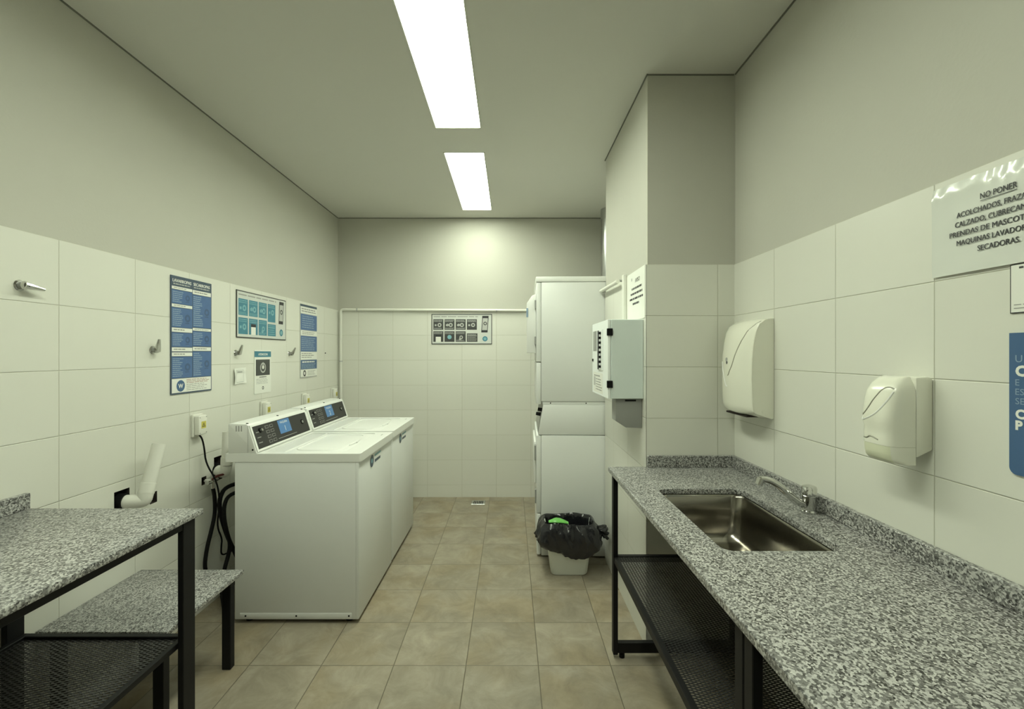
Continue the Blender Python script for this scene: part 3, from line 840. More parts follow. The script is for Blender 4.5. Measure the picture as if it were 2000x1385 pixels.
def washer(y0, y1, dz, num, label):
    t = thing('washing_machine', (-1.14, (y0+y1)/2, 0), label, 'washing machine', 'top-loading washers along the left wall')
    XB, XF = -1.47, -0.81
    mb = MB(); mb.box(XB, XF, y0+0.003, y1-0.003, 0.020+dz, 0.862+dz, 'white2', 0.006, 2)
    mb.build('cabinet', t)
    mb = MB()   # front panel with its side seam and a foot skirt
    mb.box(XF-0.016, XF+0.0022, y0+0.0015, y1-0.0015, 0.022+dz, 0.8615+dz, 'white2', 0.004, 2)
    mb.build('front_panel', t)
    for yy in (y0+0.05, y1-0.05):
        for xx in (XB+0.06, XF-0.06):
            mb = MB(); mb.disc((xx, yy, 0), (0, 0, 1), 0.022, 'rubber', 14, 0.022+dz); mb.build('foot', t)
    # pressed strip with screws at the foot of the near side
    mb = MB(); mb.box(XB+0.03, XF-0.035, y0+0.0015, y0+0.006, 0.026+dz, 0.056+dz, 'white2', 0.002, 2)
    for xx in (XB+0.06, (XB+XF)/2, XF-0.05): mb.disc((xx, y0+0.0016, 0.041+dz), (0, -1, 0), 0.005, 'rubber', 10, 0.001)
    mb.build('base_strip', t)
    # deck: flat rim all round, opening for the lid
    z0, z1 = 0.860+dz, 0.905+dz
    X0, X1 = -1.522, -0.798
    out = rrect((X0+X1)/2, (y0+y1)/2, (X1-X0)/2, (y1-y0)/2-0.0005, 0.012, 4)
    lid = rrect(-1.115, (y0+y1)/2, 0.216, (y1-y0)/2-0.045, 0.03, 5)
    o = plate(out, [lid], z0, z1, 'white').build('top_deck', t); weld(o)
    bv = o.modifiers.new('bevel', 'BEVEL'); bv.width = 0.006; bv.segments = 3; bv.limit_method = 'ANGLE'; bv.angle_limit = math.radians(60)
    # lid: recessed panel with raised rounded rim lines and a finger notch
    lx0, lx1, ly0, ly1 = -1.328, -0.902, y0+0.048, y1-0.048
    mb = MB(); mb.box(lx0, lx1, ly0, ly1, z1-0.026, z1-0.004, 'white', 0.006, 3)
    mb.box(-1.235, -1.222, ly0+0.004, ly1-0.004, z1-0.008, z1+0.0005, 'white', 0.003, 2)
    ld = mb.build('lid', t)
    cyl = (ly0+ly1)/2
    path = [(x, y, z1-0.0035) for x, y in rrect(-1.075, cyl, 0.125, (ly1-ly0)/2-0.05, 0.06, 6)]
    mb = MB(); mb.tube(path+[path[0]], 0.005, 'white', 6, cap=False); mb.build('lid_ridge', ld)
    mb = MB(); mb.tube([(lx1-0.035, cyl-0.11, z1+0.0005), (lx1-0.018, cyl-0.02, z1+0.003), (lx1-0.035, cyl+0.08, z1+0.0005)], 0.003, 'white', 6, 2)
    mb.box(lx1-0.024, lx1-0.018, cyl-0.035, cyl-0.02, z1-0.001, z1+0.0016, 'greyink'); mb.build('lid_grip', ld)
    mb = MB(); mb.tube([(X1-0.045, y1-0.13, z1+0.0006), (X1-0.045, y1-0.09, z1+0.0006)], 0.0015, 'greyink', 6); mb.build('deck_mark', t)
    # console
    prof = [(-1.503, z1), (-1.503, z1+0.155), (-1.497, z1+0.160), (-1.406, z1+0.156), (-1.398, z1+0.148), (-1.352, z1+0.004), (-1.352, z1)]
    mb = MB(); mb.prism(prof, 1, y0+0.002, y1-0.002, 'white', 0.003); cs = mb.build('console', t)
    # slanted control face
    a = Vector((-1.3975, 0, z1+0.146)); b = Vector((-1.3525, 0, z1+0.006)); d = (b-a); nrm = Vector((-d.z, 0, d.x)).normalized()
    if nrm.x < 0: nrm = -nrm
    L = d.length; dn = d.normalized()
    def P(v, y, o_): return a+dn*v*L+Vector((0, y, 0))+nrm*o_
    def quad(mb, v0, v1, ya, yb, o_, m):
        mb.add([P(v0, ya, o_), P(v0, yb, o_), P(v1, yb, o_), P(v1, ya, o_)], [(0, 1, 2, 3)], m)
    mb = MB()
    for (v0, v1, ya, yb) in ((0.0, 0.07, y0+0.008, y1-0.008), (0.93, 1.0, y0+0.008, y1-0.008), (0.07, 0.93, y0+0.008, y0+0.022), (0.07, 0.93, y1-0.022, y1-0.008)):
        v = [P(v0, ya, 0.0005), P(v0, yb, 0.0005), P(v1, yb, 0.0005), P(v1, ya, 0.0005), P(v0, ya, 0.006), P(v0, yb, 0.006), P(v1, yb, 0.006), P(v1, ya, 0.006)]
        mb.add(v, [(0, 1, 2, 3), (4, 5, 6, 7), (0, 1, 5, 4), (1, 2, 6, 5), (2, 3, 7, 6), (3, 0, 4, 7)], 'white')
    mb.build('console_bezel', cs)
    mb = MB(); mb.keep = True
    Y0, Y1 = y0+0.022, y1-0.022; WY = Y1-Y0
    quad(mb, 0.07, 0.93, Y0, Y1, 0.0022, 'dark')
    for r_ in range(4):
        for c_ in range(2):
            yy = Y0+WY*(0.2+0.075*c_); v = 0.16+0.19*r_
            quad(mb, v, v+0.11, yy, yy+WY*0.055, 0.0026, 'greyink'); quad(mb, v+0.015, v+0.095, yy+0.003, yy+WY*0.055-0.003, 0.003, 'dark')
    for r_ in range(3): quad(mb, 0.3+0.2*r_, 0.33+0.2*r_, Y0+WY*0.04, Y0+WY*0.1, 0.0026, 'greyink')
    quad(mb, 0.80, 0.815, Y0+WY*0.36, Y0+WY*0.72, 0.0026, 'palegrey')
    mb.build('control_panel', cs)
    mb = MB(); mb.keep = True
    ya, yb = Y0+WY*0.42, Y0+WY*0.64
    quad(mb, 0.10, 0.66, ya, yb, 0.003, 'display')
    for body, v, h, wd in (('MAQUINA', 0.25, 0.013, 0.085), (num, 0.58, 0.032, None)):
        vv, ff = text_geo(body, 0.0); x0 = min(p[0] for p in vv); x1 = max(p[0] for p in vv)
        k = h/0.7; kx = k if wd is None else wd/(x1-x0); cyy = (ya+yb)/2-(x1-x0)*kx/2
        mb.add([a+dn*(v*L-p[1]*k)+Vector((0, cyy+(p[0]-x0)*kx, 0))+nrm*0.0036 for p in vv], ff, 'paper')
    mb.build('number_label', cs)
    mb = MB(); c = P(0.27, Y0+WY*0.11, 0.002)
    mb.disc(c, nrm, 0.014, 'rubber', 20, 0.006, 0.013); mb.disc(c+nrm*0.0065, nrm, 0.008, 'chrome', 16, 0.010, 0.007)
    mb.build('start_knob', cs)
    mb = MB(); c = P(0.45, Y0+WY*0.885, 0.002); mb.disc(c, nrm, 0.016, 'rubber', 20, 0.003); mb.disc(c+nrm*0.003, nrm, 0.009, 'greypl', 16, 0.003); mb.build('coin_lock', cs)
    for yy in (y0+0.02, (y0+y1)/2, y1-0.02):
        mb = MB(); mb.disc((-1.412, yy, z1+0.1555), (0.1, 0, 1), 0.006, 'rubber', 10, 0.004); mb.build('screw', cs)
    mb = MB(); mb.disc((-1.372, y0+0.0022, z1+0.02), (0, -1, 0), 0.005, 'rubber', 10, 0.001); mb.build('screw', cs)
    mb = MB()
    for k in range(3): mb.box(-1.462+0.014*k, -1.457+0.014*k, y0+0.0008, y0+0.0032, z1+0.118, z1+0.148, 'greyink')
    mb.box(-1.398, -1.3965, y0+0.0012, y0+0.0032, z1+0.005, z1+0.15, 'greyink')
    mb.build('side_vents', cs)
    side_logo(t, XF+0.0026, y0+0.185, 0.855+dz)
    return t
washer(2.41, 3.082, 0.0, '1', 'white top-loading washer numbered 1, the nearer of the two')
washer(3.092, 3.765, 0.004, '2', 'white top-loading washer numbered 2, standing behind washer 1')

# ------------------------------------------------------------------ stacked washer-dryer (local axes: x into the machine, y along its front)
t = thing('stacked_dryer', (0.183, 3.20, 0), 'tall white stacked washer and dryer tower behind the column', 'dryer', rotz=math.radians(-2.0), local=True)
D, WW = 0.70, 0.68
mb = MB(); mb.box(0.034, D, 0, WW, 0.012, 0.860, 'white2', 0.005, 2); mb.build('lower_cabinet', t)
mb = MB(); mb.box(0.0, 0.033, 0.001, WW-0.001, 0.312, 0.858, 'white2', 0.005, 2); mb.build('front_panel', t)
mb = MB(); mb.box(0.002, 0.033, 0.001, WW-0.001, 0.014, 0.306, 'white2', 0.012, 3); mb.build('kick_panel', t)
mb = MB(); mb.prism([(0.012, 0.864), (0.048, 1.076), (D, 1.076), (D, 0.864)], 1, 0.002, WW-0.002, 'white2', 0.004); cs = mb.build('control_console', t)
mb = MB(); mb.add([(0.0105, 0.03, 0.875), (0.0105, WW-0.03, 0.875), (0.0435, WW-0.03, 1.066), (0.0435, 0.03, 1.066)], [(0, 1, 2, 3)], 'greypl'); mb.build('control_film', cs)
for (yy, zz, l) in ((0.05, 1.035, 0.03), (0.09, 0.998, 0.036)):
    x = 0.012+0.036*(zz-0.864)/0.212
    mb = MB(); mb.disc((x, yy, zz), (-1, 0, 0.17), 0.014, 'rubber', 16, l, 0.012); mb.build('knob', cs)
mb = MB(); mb.box(0.034, D, 0, WW, 1.100, 1.942, 'white2', 0.005, 2); mb.build('upper_cabinet', t)
mb = MB(); mb.box(0.045, D, 0.006, WW-0.006, 1.0765, 1.0995, 'white2', 0.002, 1)
for xx in (0.10, 0.35, 0.6): mb.disc((xx, 0.0062, 1.088), (0, -1, 0), 0.0045, 'rubber', 10, 0.0012)
mb.build('joint_strip', t)
mb = MB(); mb.box(0.0, 0.033, 0.001, WW-0.001, 1.080, 1.374, 'white2', 0.006, 2); mb.build('access_panel', t)
mb = MB(); mb.box(0.0, 0.033, 0.001, WW-0.001, 1.380, 1.940, 'white2', 0.005, 2); mb.build('front_panel', t)
mb = MB(); mb.box(-0.004, D, -0.002, WW+0.002, 1.9435, 1.982, 'white', 0.007, 3); mb.build('top_cap', t)
mb = MB()
mb.prism([(-0.001, 1.440), (-0.001, 1.868), (-0.03, 1.856), (-0.068, 1.80), (-0.068, 1.445)], 1, 0.06, 0.60, 'white', 0.005); dr = mb.build('upper_door', t)
mb = MB(); mb.box(-0.071, -0.058, 0.056, 0.0605, 1.70, 1.765, 'paleblue'); mb.build('blue_tab', dr)
for z in (1.50, 1.76):
    mb = MB(); mb.box(-0.012, 0.0, 0.03, 0.058, z, z+0.06, 'greypl', 0.002, 1); mb.build('hinge', dr)
mb = MB(); mb.box(-0.016, -0.001, 0.08, 0.60, 0.50, 0.80, 'white', 0.006, 2); dl = mb.build('lower_door', t)
mb = MB(); mb.box(-0.014, -0.0005, 0.03, 0.07, 0.675, 0.785, 'greypl', 0.003, 1); mb.build('door_catch', t)
mb = MB(); mb.box(-0.010, -0.0005, 0.03, 0.06, 0.37, 0.47, 'greypl', 0.003, 1); mb.build('door_catch', t)
for yy in (0.05, WW-0.05):
    for xx in (0.08, D-0.06):
        mb = MB(); mb.disc((xx, yy, 0), (0, 0, 1), 0.022, 'rubber', 14, 0.013); mb.build('foot', t)
# exhaust duct
mb = MB(); mb.tube([(0.942, 4.28, 1.6), (0.942, 4.28, 2.795)], 0.085, 'galv', 28)
mb.tube([(0.942, 4.28, 2.70), (0.942, 4.28, 2.798)], 0.089, 'galv', 28)
tag(mb.build('exhaust_duct', None, loc=(0.942, 4.28, 1.6)), 'shiny metal exhaust duct rising to the ceiling behind the dryer tower', 'duct')

# ------------------------------------------------------------------ bin with liner and green wrapper
t = thing('waste_bin', (0.385, 3.02, 0), 'small white waste bin with a black liner, in front of the dryer tower', 'bin')
def ring(cx_, cy_, hx, hy, r, z, n=6): return [(x, y, z) for x, y in rrect(cx_, cy_, hx, hy, r, n)]
mb = MB(); mb.keep = True
mb.loft([ring(0.383, 3.012, 0.095, 0.065, 0.03, 0.0), ring(0.383, 3.012, 0.113, 0.076, 0.032, 0.003), ring(0.383, 3.012, 0.119, 0.080, 0.034, 0.012), ring(0.383, 3.012, 0.155, 0.112, 0.04, 0.325), ring(0.383, 3.012, 0.158, 0.115, 0.04, 0.33), ring(0.383, 3.012, 0.152, 0.109, 0.04, 0.33), ring(0.383, 3.012, 0.114, 0.075, 0.034, 0.016)], 'bin', True, True)
mb.build('bin_body', t)
mb = MB(); mb.keep = True
rings = []
def resample(pts, n):
    L = [math.dist(pts[i], pts[(i+1) % len(pts)]) for i in range(len(pts))]; T = sum(L); out = []; i = 0; acc = 0
    for k in range(n):
        t = T*k/n
        while acc+L[i] < t: acc += L[i]; i += 1
        u = (t-acc)/max(L[i], 1e-9); a, b = pts[i], pts[(i+1) % len(pts)]
        out.append((a[0]+(b[0]-a[0])*u, a[1]+(b[1]-a[1])*u))
    return out
spec = [(-0.034, 0.14, 0.010), (-0.022, 0.20, 0.012), (-0.016, 0.26, 0.010), (-0.010, 0.31, 0.008), (-0.006, 0.332, 0.005), (0.003, 0.339, 0.003), (0.012, 0.332, 0.005), (0.022, 0.314, 0.008), (0.032, 0.292, 0.010),
        (0.040, 0.268, 0.012), (0.044, 0.245, 0.013), (0.044, 0.222, 0.014), (0.036, 0.200, 0.014), (0.024, 0.180, 0.012), (0.012, 0.163, 0.010), (0.002, 0.150, 0.006)]
for i, (o_, z, am) in enumerate(spec):
    base = resample(rrect(0.383, 3.012, 0.155+o_, 0.106+o_*0.9, 0.05, 10), 120)
    rr = []
    for k, (x, y) in enumerate(base):
        a = math.atan2(y-3.012, x-0.383)
        nz = noise.noise(Vector((a*3.3, z*14, 2.0)))+0.9*noise.noise(Vector((x*38+z*25, y*38, z*22)))+0.5*abs(noise.noise(Vector((x*80, y*80+z*40, z*30))))
        dx, dy = math.cos(a), math.sin(a)
        amp = am*1.35
        fold = 1-abs(noise.noise(Vector((a*4.1+z*9, z*11, 8.0))))*3.2
        nz += 0.55*max(0, fold)
        px_, py_ = x+dx*nz*amp, y+dy*nz*amp
        zz = z+0.010*noise.noise(Vector((a*2, i*0.7, 5)))
        if i >= 11:
            zz += 0.035*math.sin(a*2.0+0.9)*(i-10)/5+0.012*noise.noise(Vector((a*5, 1, 1)))
            zz = max(zz, 0.07)
        rr.append((px_, py_, zz))
    rings.append(rr)
mb.loft(rings, 'bag', True, False)
bagobj = mb.build('bin_liner', t, ang=80)
# gathered knot of the liner on the right
mb = MB()
for k in range(9):
    a = 2*PI*k/9; r = 0.026
    p0 = Vector((0.575, 2.985, 0.285)); p2 = p0+Vector((0.056+0.014*math.sin(k*3), r*1.3*math.cos(a), -0.022+r*math.sin(a)*1.5+0.01*math.cos(k*5)))
    p1 = (p0+p2)/2+Vector((0.004, 0.006*math.cos(a*3), 0.006*math.sin(a*2)))
    mb.tube([p0, p1, p2], [0.008, 0.014, 0.011], 'bag', 6, 1)
mb.loft([[(0.555+dx, 2.985+r*math.cos(2*PI*k/12)*(1+0.2*math.sin(k*2.3)), 0.288+r*math.sin(2*PI*k/12)*(1+0.2*math.cos(k*1.7))) for k in range(12)] for dx, r in ((-0.03, 0.05), (0.0, 0.028), (0.02, 0.016), (0.05, 0.02))], 'bag')
mb.build('liner_knot', bagobj)
mb = MB()
rr = []
for i in range(11):
    u = i/10; x = 0.250+0.130*u; r = 0.015*math.sin(PI*min(max(u, 0.06), 0.94))**0.45
    rr.append([(x, 2.965+r*2.4*math.cos(2*PI*k/14)+0.01*u, 0.338+0.012*math.sin(u*3.2)-0.012*u+r*0.8*math.sin(2*PI*k/14)*(1+0.25*math.sin(k*2+i))) for k in range(14)])
mb.loft(rr, 'green')
tag(mb.build('green_wrapper', None, loc=(0.31, 2.965, 0.315)), 'bright green plastic wrapper lying on the liner in the waste bin', 'wrapper')

# ------------------------------------------------------------------ towel dispenser
t = thing('paper_towel_dispenser', (XR, 2.007, 1.17), 'ivory paper towel dispenser on the right wall next to the column', 'towel dispenser')
Y0, Y1 = 1.873, 2.141
mb = MB(); mb.keep = True
prof = [(0.0, 1.583), (0.012, 1.583), (0.035, 1.578), (0.056, 1.562), (0.070, 1.535), (0.080, 1.49), (0.087, 1.43), (0.090, 1.36), (0.089, 1.28), (0.086, 1.215), (0.083, 1.196), (0.078, 1.190), (0.04, 1.176), (0.010, 1.167), (0.0, 1.169)]
rings = []
NY = 16
for i in range(NY+1):
    u = i/NY; y = Y0+(Y1-Y0)*u; c = math.sin(PI*u)
    e_ = 1-0.0*c
    rings.append([(XR-0.0008-(d+(0.024*c**0.7*(d/0.09) if d > 0.02 else 0)), y, z+(0.006*c if z > 1.5 else -0.010*c if z < 1.2 else 0)) for d, z in prof])
mb.loft(rings, 'dispenser', True, True)
o = mb.build('cover', t, ang=40)
def surf(y, z):
    """depth of the cover at a spot"""
    c = math.sin(PI*max(0, min(1, (y-Y0)/(Y1-Y0))))
    d = 0
    for (d0, z0), (d1, z1) in zip(prof, prof[1:]):
        if z1 <= z <= z0 and z0 > z1: d = d0+(d1-d0)*(z0-z)/(z0-z1); break
    return XR-0.0008-(d+0.024*c**0.7*(d/0.09))
def crease(pts, r, m, name):
    mb = MB(); n = 14; q = []
    for (ya, za), (yb, zb) in zip(pts, pts[1:]):
        for k in range(n): q.append((ya+(yb-ya)*k/n, za+(zb-za)*k/n))
    q.append(pts[-1])
    mb.tube([(surf(y, z)+r*0.35, y, z) for y, z in q], r, m, 6); return mb.build(name, t)
crease([(1.885, 1.572), (1.925, 1.53), (1.965, 1.46), (2.0, 1.385), (2.03, 1.345), (2.038, 1.34)], 0.003, 'groove', 'cover_groove_shade')  # dark tube paints the shade along the groove
crease([(2.12, 1.40), (2.085, 1.33), (2.06, 1.295), (2.045, 1.288)], 0.0034, 'white', 'cover_ridge_highlight')  # brighter white tube paints the highlight on the ridge
mb = MB(); mb.tube([(XR-0.0008-d-0.001, Y0+0.002, z) for d, z in prof[3:11]], 0.0035, 'dispenser', 8, 1); mb.build('side_ridge', t)
mb = MB(); mb.disc((surf(2.055, 1.41)+0.001, 2.055, 1.41), (-1, 0, 0), 0.010, 'greyink', 18, 0.0022); mb.disc((surf(2.05, 1.398)+0.001, 2.05, 1.397), (-1, 0, 0), 0.007, 'ink', 14, 0.0022); mb.build('emblem', t)
mb = MB(); mb.disc((XR-0.045, Y0+0.0005, 1.197), (0, -1, 0), 0.006, 'dispenser', 16, 0.003); mb.build('latch', t)
mb = MB(); mb.box(XR-0.085, XR-0.035, 1.93, 2.11, 1.166, 1.173, 'hole'); mb.build('towel_slot', t)

# ------------------------------------------------------------------ soap dispenser
t = thing('soap_dispenser', (XR, 1.215, 1.15), 'ivory liquid soap dispenser with rounded cover, nearer of the two dispensers', 'soap dispenser')
Yc, HW = 1.222, 0.056
mb = MB(); mb.prism([(XR-0.001, 1.188), (XR-0.001, 1.372), (XR-0.012, 1.378), (XR-0.046, 1.376), (XR-0.046, 1.166)], 1, Yc-HW, Yc+HW, 'dispenser', 0.006); mb.build('back_shell', t)
mb = MB(); mb.keep = True
prof = [(0.046, 1.377), (0.060, 1.377), (0.076, 1.371), (0.090, 1.358), (0.101, 1.338), (0.108, 1.31), (0.112, 1.28), (0.114, 1.252), (0.110, 1.240), (0.111, 1.22), (0.110, 1.195)]
def srow(d, z, n=22):
    hw = HW-0.001
    if z > 1.33: hw = HW-0.001-0.018*((z-1.33)/0.047)**2
    pts = []
    for k in range(n+1):
        a = PI*k/n; x = d-0.046
        pts.append((XR-0.046-max(0.0005, x)*(math.sin(a)**0.42), Yc-math.copysign(abs(math.cos(a))**0.55, math.cos(a))*hw, z))
    return pts
rows_ = [srow(d, z) for d, z in prof]
n = len(rows_[0])
def sheet(mb, rows_, m, m2=None, split=0):
    n = len(rows_[0]); P_ = [p for r in rows_ for p in r]
    for ms, ks in ((m2 or m, range(0, split)), (m, range(split, n-1))):
        mb.add(P_, [(i*n+k, i*n+k+1, (i+1)*n+k+1, (i+1)*n+k) for i in range(len(rows_)-1) for k in ks], ms, True)
    mb.add(rows_[0], [tuple(range(n))], m, True)
    mb.add(rows_[-1], [tuple(range(n))], m, True)
mb.keep = False
sheet(mb, rows_, 'dispenser'); cv = mb.build('front_cover', t, ang=50)
mb = MB()
low = [srow(d, z) for d, z in [(0.1095, 1.1945), (0.108, 1.175), (0.104, 1.160), (0.095, 1.151), (0.085, 1.149)]]
sheet(mb, low, 'amber', 'dispenser', 6); mb.build('push_button', t, ang=50)
def sfc(y, z, o_=0.0):
    d = 0.11
    for (d0, z0), (d1, z1) in zip(prof, prof[1:]):
        if z1 <= z <= z0: d = d0+(d1-d0)*(z0-z)/(z0-z1) if z0 > z1 else d0; break
    hw = HW-0.001-(0.018*((z-1.33)/0.047)**2 if z > 1.33 else 0)
    cval = max(-1, min(1, (Yc-y)/hw)); ca = math.copysign(abs(cval)**(1/0.55), cval); sa = math.sqrt(max(0, 1-ca*ca))
    return (XR-0.046-max(0.0005, d-0.046)*sa**0.42-o_, y, z)
def line(pts, r, m, name, par):
    q = []
    for _ in range(3):
        if _ == 0: p = pts
        np_ = [p[0]]
        for i in range(len(p)-1):
            a, b = p[i], p[i+1]; np_ += [(a[0]*.75+b[0]*.25, a[1]*.75+b[1]*.25), (a[0]*.25+b[0]*.75, a[1]*.25+b[1]*.75)]
        np_.append(p[-1]); p = np_
    mb = MB(); mb.tube([sfc(y, z, -r*0.3) for y, z in p], r, m, 6); mb.build(name, par)
line([(1.180, 1.345), (1.190, 1.350), (1.205, 1.346), (1.225, 1.318), (1.245, 1.283), (1.262, 1.268), (1.268, 1.272)], 0.0021, 'groove', 'cover_groove_shade', cv)  # groove shade drawn as a dark tube
line([(1.178, 1.338), (1.186, 1.312), (1.21, 1.280), (1.24, 1.262), (1.262, 1.254), (1.273, 1.262), (1.274, 1.285)], 0.0025, 'white', 'cover_ridge_highlight', cv)  # ridge highlight drawn as a white tube
line([(1.208, 1.208), (1.235, 1.216), (1.245, 1.207), (1.262, 1.207)], 0.0021, 'groove', 'button_groove_shade', cv)  # shade of the button groove, as a dark tube

# ------------------------------------------------------------------ electrical panel on the column
PX0 = 0.484
t = thing('electrical_panel', (0.6, 2.46, 1.21), 'grey-green electrical panel box with breakers and black hinges on the column side', 'electrical panel')
mb = MB(); mb.box(PX0+0.016, CX-0.0008, 2.253, 2.675, 1.212, 1.608, 'panelgrey', 0.003, 1); mb.build('enclosure', t)
mb = MB(); mb.box(PX0, PX0+0.0145, 2.254, 2.674, 1.212, 1.608, 'panelwhite', 0.002, 1); dr = mb.build('panel_door', t)
s = Sign((PX0-0.0002, 2.674, 1.608), RWu, RWn, 0.42, 0.396); s.th = 0.0
q = MB(); q.box(PX0-0.004, PX0-0.0002, 2.37, 2.50, 1.35, 1.565, 'panelwhite', 0.001, 1)
q.box(PX0-0.006, PX0-0.004, 2.46, 2.492, 1.352, 1.563, 'ink')
q.build('breaker_window', dr)
for k in range(8):
    z = 1.362+0.0255*k
    q = MB(); q.box(PX0-0.014, PX0-0.004, 2.405, 2.432, z, z+0.013, 'rubber', 0.001, 1); q.build('breaker', dr)
q = MB(); q.box(PX0-0.003, PX0-0.0002, 2.545, 2.635, 1.455, 1.565, 'greypl', 0.001, 1); q.build('meter_window', dr)
q = MB(); q.disc((PX0-0.0002, 2.65, 1.40), (-1, 0, 0), 0.008, 'rubber', 14, 0.005); q.build('lock', dr)
s.rect(0.03, 0.30, 0.275, 0.385, 'paper', 1); s.lines(0.06, 0.24, 0.285, 0.30, 1, 'greyink', 2, 0.5, 0.1); s.rect(0.05, 0.1, 0.30, 0.35, 'palegrey', 2); s.lines(0.11, 0.29, 0.305, 0.375, 5, 'greyink', 2, 0.4, 0.25)
s.done('door_sticker', '', '', parent=dr)
for z in (1.267, 1.527):
    q = MB(); q.box(PX0-0.004, PX0+0.024, 2.2465, 2.262, z, z+0.036, 'rubber', 0.002, 1); q.build('hinge', dr)

# small grey box underneath
mb = MB(); mb.prism([(CX-0.001, 1.063), (CX-0.001, 1.2105), (0.528, 1.2105), (0.528, 1.100), (0.580, 1.066)], 1, 2.275, 2.36, 'greypl', 0.003)
t = tag(mb.build('grey_box', None, loc=(0.6, 2.3, 1.063)), 'small dark grey plastic box under the electrical panel', 'box')
mb = MB(); mb.box(0.575, 0.63, 2.2735, 2.2755, 1.198, 1.206, 'rubber'); mb.build('label_slot', t)

# conduits
def conduit(name, pts, r, m, label, clamps=(), flat=False):
    mb = MB(); mb.tube(pts, r, m, 12, 1 if len(pts) > 2 else 0)
    o = mb.build(name, None, loc=tuple(pts[0])); tag(o, label, 'pipe')
    for c, d in clamps:
        q = MB(); c = Vector(c); d = Vector(d).normalized()*0.006
        q.tube([c-d, c+d], r+0.003, 'galv', 14); q.build('clamp', o)
    return o
yc = YB-0.018
conduit('conduit_pipe', [(-1.692, yc, 0.95), (-1.692, yc, 1.84), (-1.692, yc, 1.858), (-1.686, yc, 1.872), (-1.672, yc, 1.878), (-1.65, yc, 1.878), (0.19, yc, 1.868)], 0.0135, 'pvc',
        'white conduit pipe running up the back corner and across the back wall', [((-1.692, yc, 1.362), (0, 0, 1)), ((-1.53, yc, 1.8775), (1, 0, 0)), ((-0.138, yc, 1.8695), (1, 0, 0))])
o = conduit('conduit_pipe', [(CX-0.03, 2.665, 1.862), (CX-0.03, 3.165, 1.874)], 0.012, 'pvc', 'short white conduit pipe along the column side, below the plaster line')
for y in (2.68, 3.15):
    q = MB(); q.tube([(CX-0.03, y, 1.868), (CX-0.001, y, 1.868)], 0.007, 'greypl', 8); q.build('bracket', o)
mb = MB(); mb.box(CX-0.018, CX-0.0008, 2.58, 2.62, 1.609, 1.89, 'pvc', 0.002, 1)
tag(mb.build('cable_trunking', None, loc=(CX, 2.6, 1.609)), 'upright white cable trunking above the electrical panel', 'trunking')

# ------------------------------------------------------------------ lever valves on the left wall
def valve(y, z, ang, ln, label):
    t = thing('wall_valve', (XL, y, z), label, 'valve', 'chrome lever valves on the left wall')
    mb = MB(); c = Vector((XL+0.0006, y, z))
    mb.disc(c, (1, 0, 0), 0.020, 'chrome', 20, 0.005, 0.017); mb.build('escutcheon', t)
    mb = MB(); mb.disc(c+Vector((0.005, 0, 0)), (1, 0, 0), 0.013, 'greypl', 18, 0.014, 0.012)
    mb.disc(c+Vector((0.019, 0, 0)), (1, 0, 0), 0.0155, 'chrome', 18, 0.009, 0.012); mb.build('valve_body', t)
    d = Vector((0.12, math.cos(ang), math.sin(ang))).normalized()
    mb = MB(); p = c+Vector((0.024, 0, 0))
    mb.tube([p-d*0.008, p+d*ln*0.35, p+d*ln*0.8, p+d*ln], [0.0135, 0.0115, 0.0075, 0.006], 'chrome', 10, 1)
    mb.disc(p+Vector((0.0105, 0, 0)), (1, 0, 0), 0.005, 'rubber', 10, 0.0015)
    mb.build('lever', t)
valve(1.592, 1.677, math.radians(-8), 0.056, 'chrome lever valve nearest the viewer, lever pointing right, above the high table')
valve(2.184, 1.455, math.radians(88), 0.052, 'chrome lever valve left of the tall blue board, lever pointing up')
valve(2.845, 1.442, math.radians(72), 0.052, 'chrome lever valve directly below the teal app board')
valve(3.53, 1.437, math.radians(52), 0.058, 'chrome lever valve between the teal board and the blue-banded board')
mb = MB(); mb.disc((XL+0.0005, 4.217, 1.443), (1, 0, 0), 0.006, 'rubber', 12, 0.006, 0.004)
tag(mb.build('wall_plug', None, loc=(XL, 4.217, 1.443)), 'tiny black plug in the left wall right of the blue-banded board', 'plug')

# ------------------------------------------------------------------ power boxes
PBL = ['white power box with yellow warning sticker, cable hanging from it', 'white power box seen just above washer 1', 'white power box between the consoles, above washer 2', 'white power box farthest back, beside the corner conduit']
for i, y in enumerate((2.443, 3.116, 3.733, 4.345)):
    z0 = 0.985
    t = thing('power_box', (XL, y+0.04, z0), PBL[i], 'power box', 'power boxes above the washers')
    mb = MB(); mb.box(XL+0.0006, XL+0.014, y, y+0.08, z0, z0+0.122, 'pvc', 0.003, 1); mb.build('back_plate', t)
    mb = MB(); mb.box(XL+0.0145, XL+0.042, y+0.006, y+0.074, z0+0.010, z0+0.114, 'pvc', 0.006, 2); cv = mb.build('box_cover', t)
    s = Sign((XL+0.0422, y+0.024, z0+0.082), LWu, LWn, 0.038, 0.038); s.th = 0.0
    s.rect(0, 0.038, 0, 0.038, 'yellow', 1); s.poly([(0.019, 0.006), (0.032, 0.030), (0.006, 0.030)], 'ink', 2); s.poly([(0.019, 0.012), (0.027, 0.027), (0.011, 0.027)], 'yellow', 3)
    s.poly([(0.020, 0.014), (0.016, 0.022), (0.019, 0.022), (0.018, 0.027), (0.022, 0.019), (0.019, 0.019)], 'ink', 4)
    s.done('warning_sticker', '', '', parent=cv)
    for yy, zz in ((y+0.014, z0+0.104), (y+0.066, z0+0.104), (y+0.014, z0+0.02), (y+0.066, z0+0.02)):
        mb = MB(); mb.disc((XL+0.042, yy, zz), (1, 0, 0), 0.003, 'greyink', 8, 0.0008); mb.build('screw', cv)

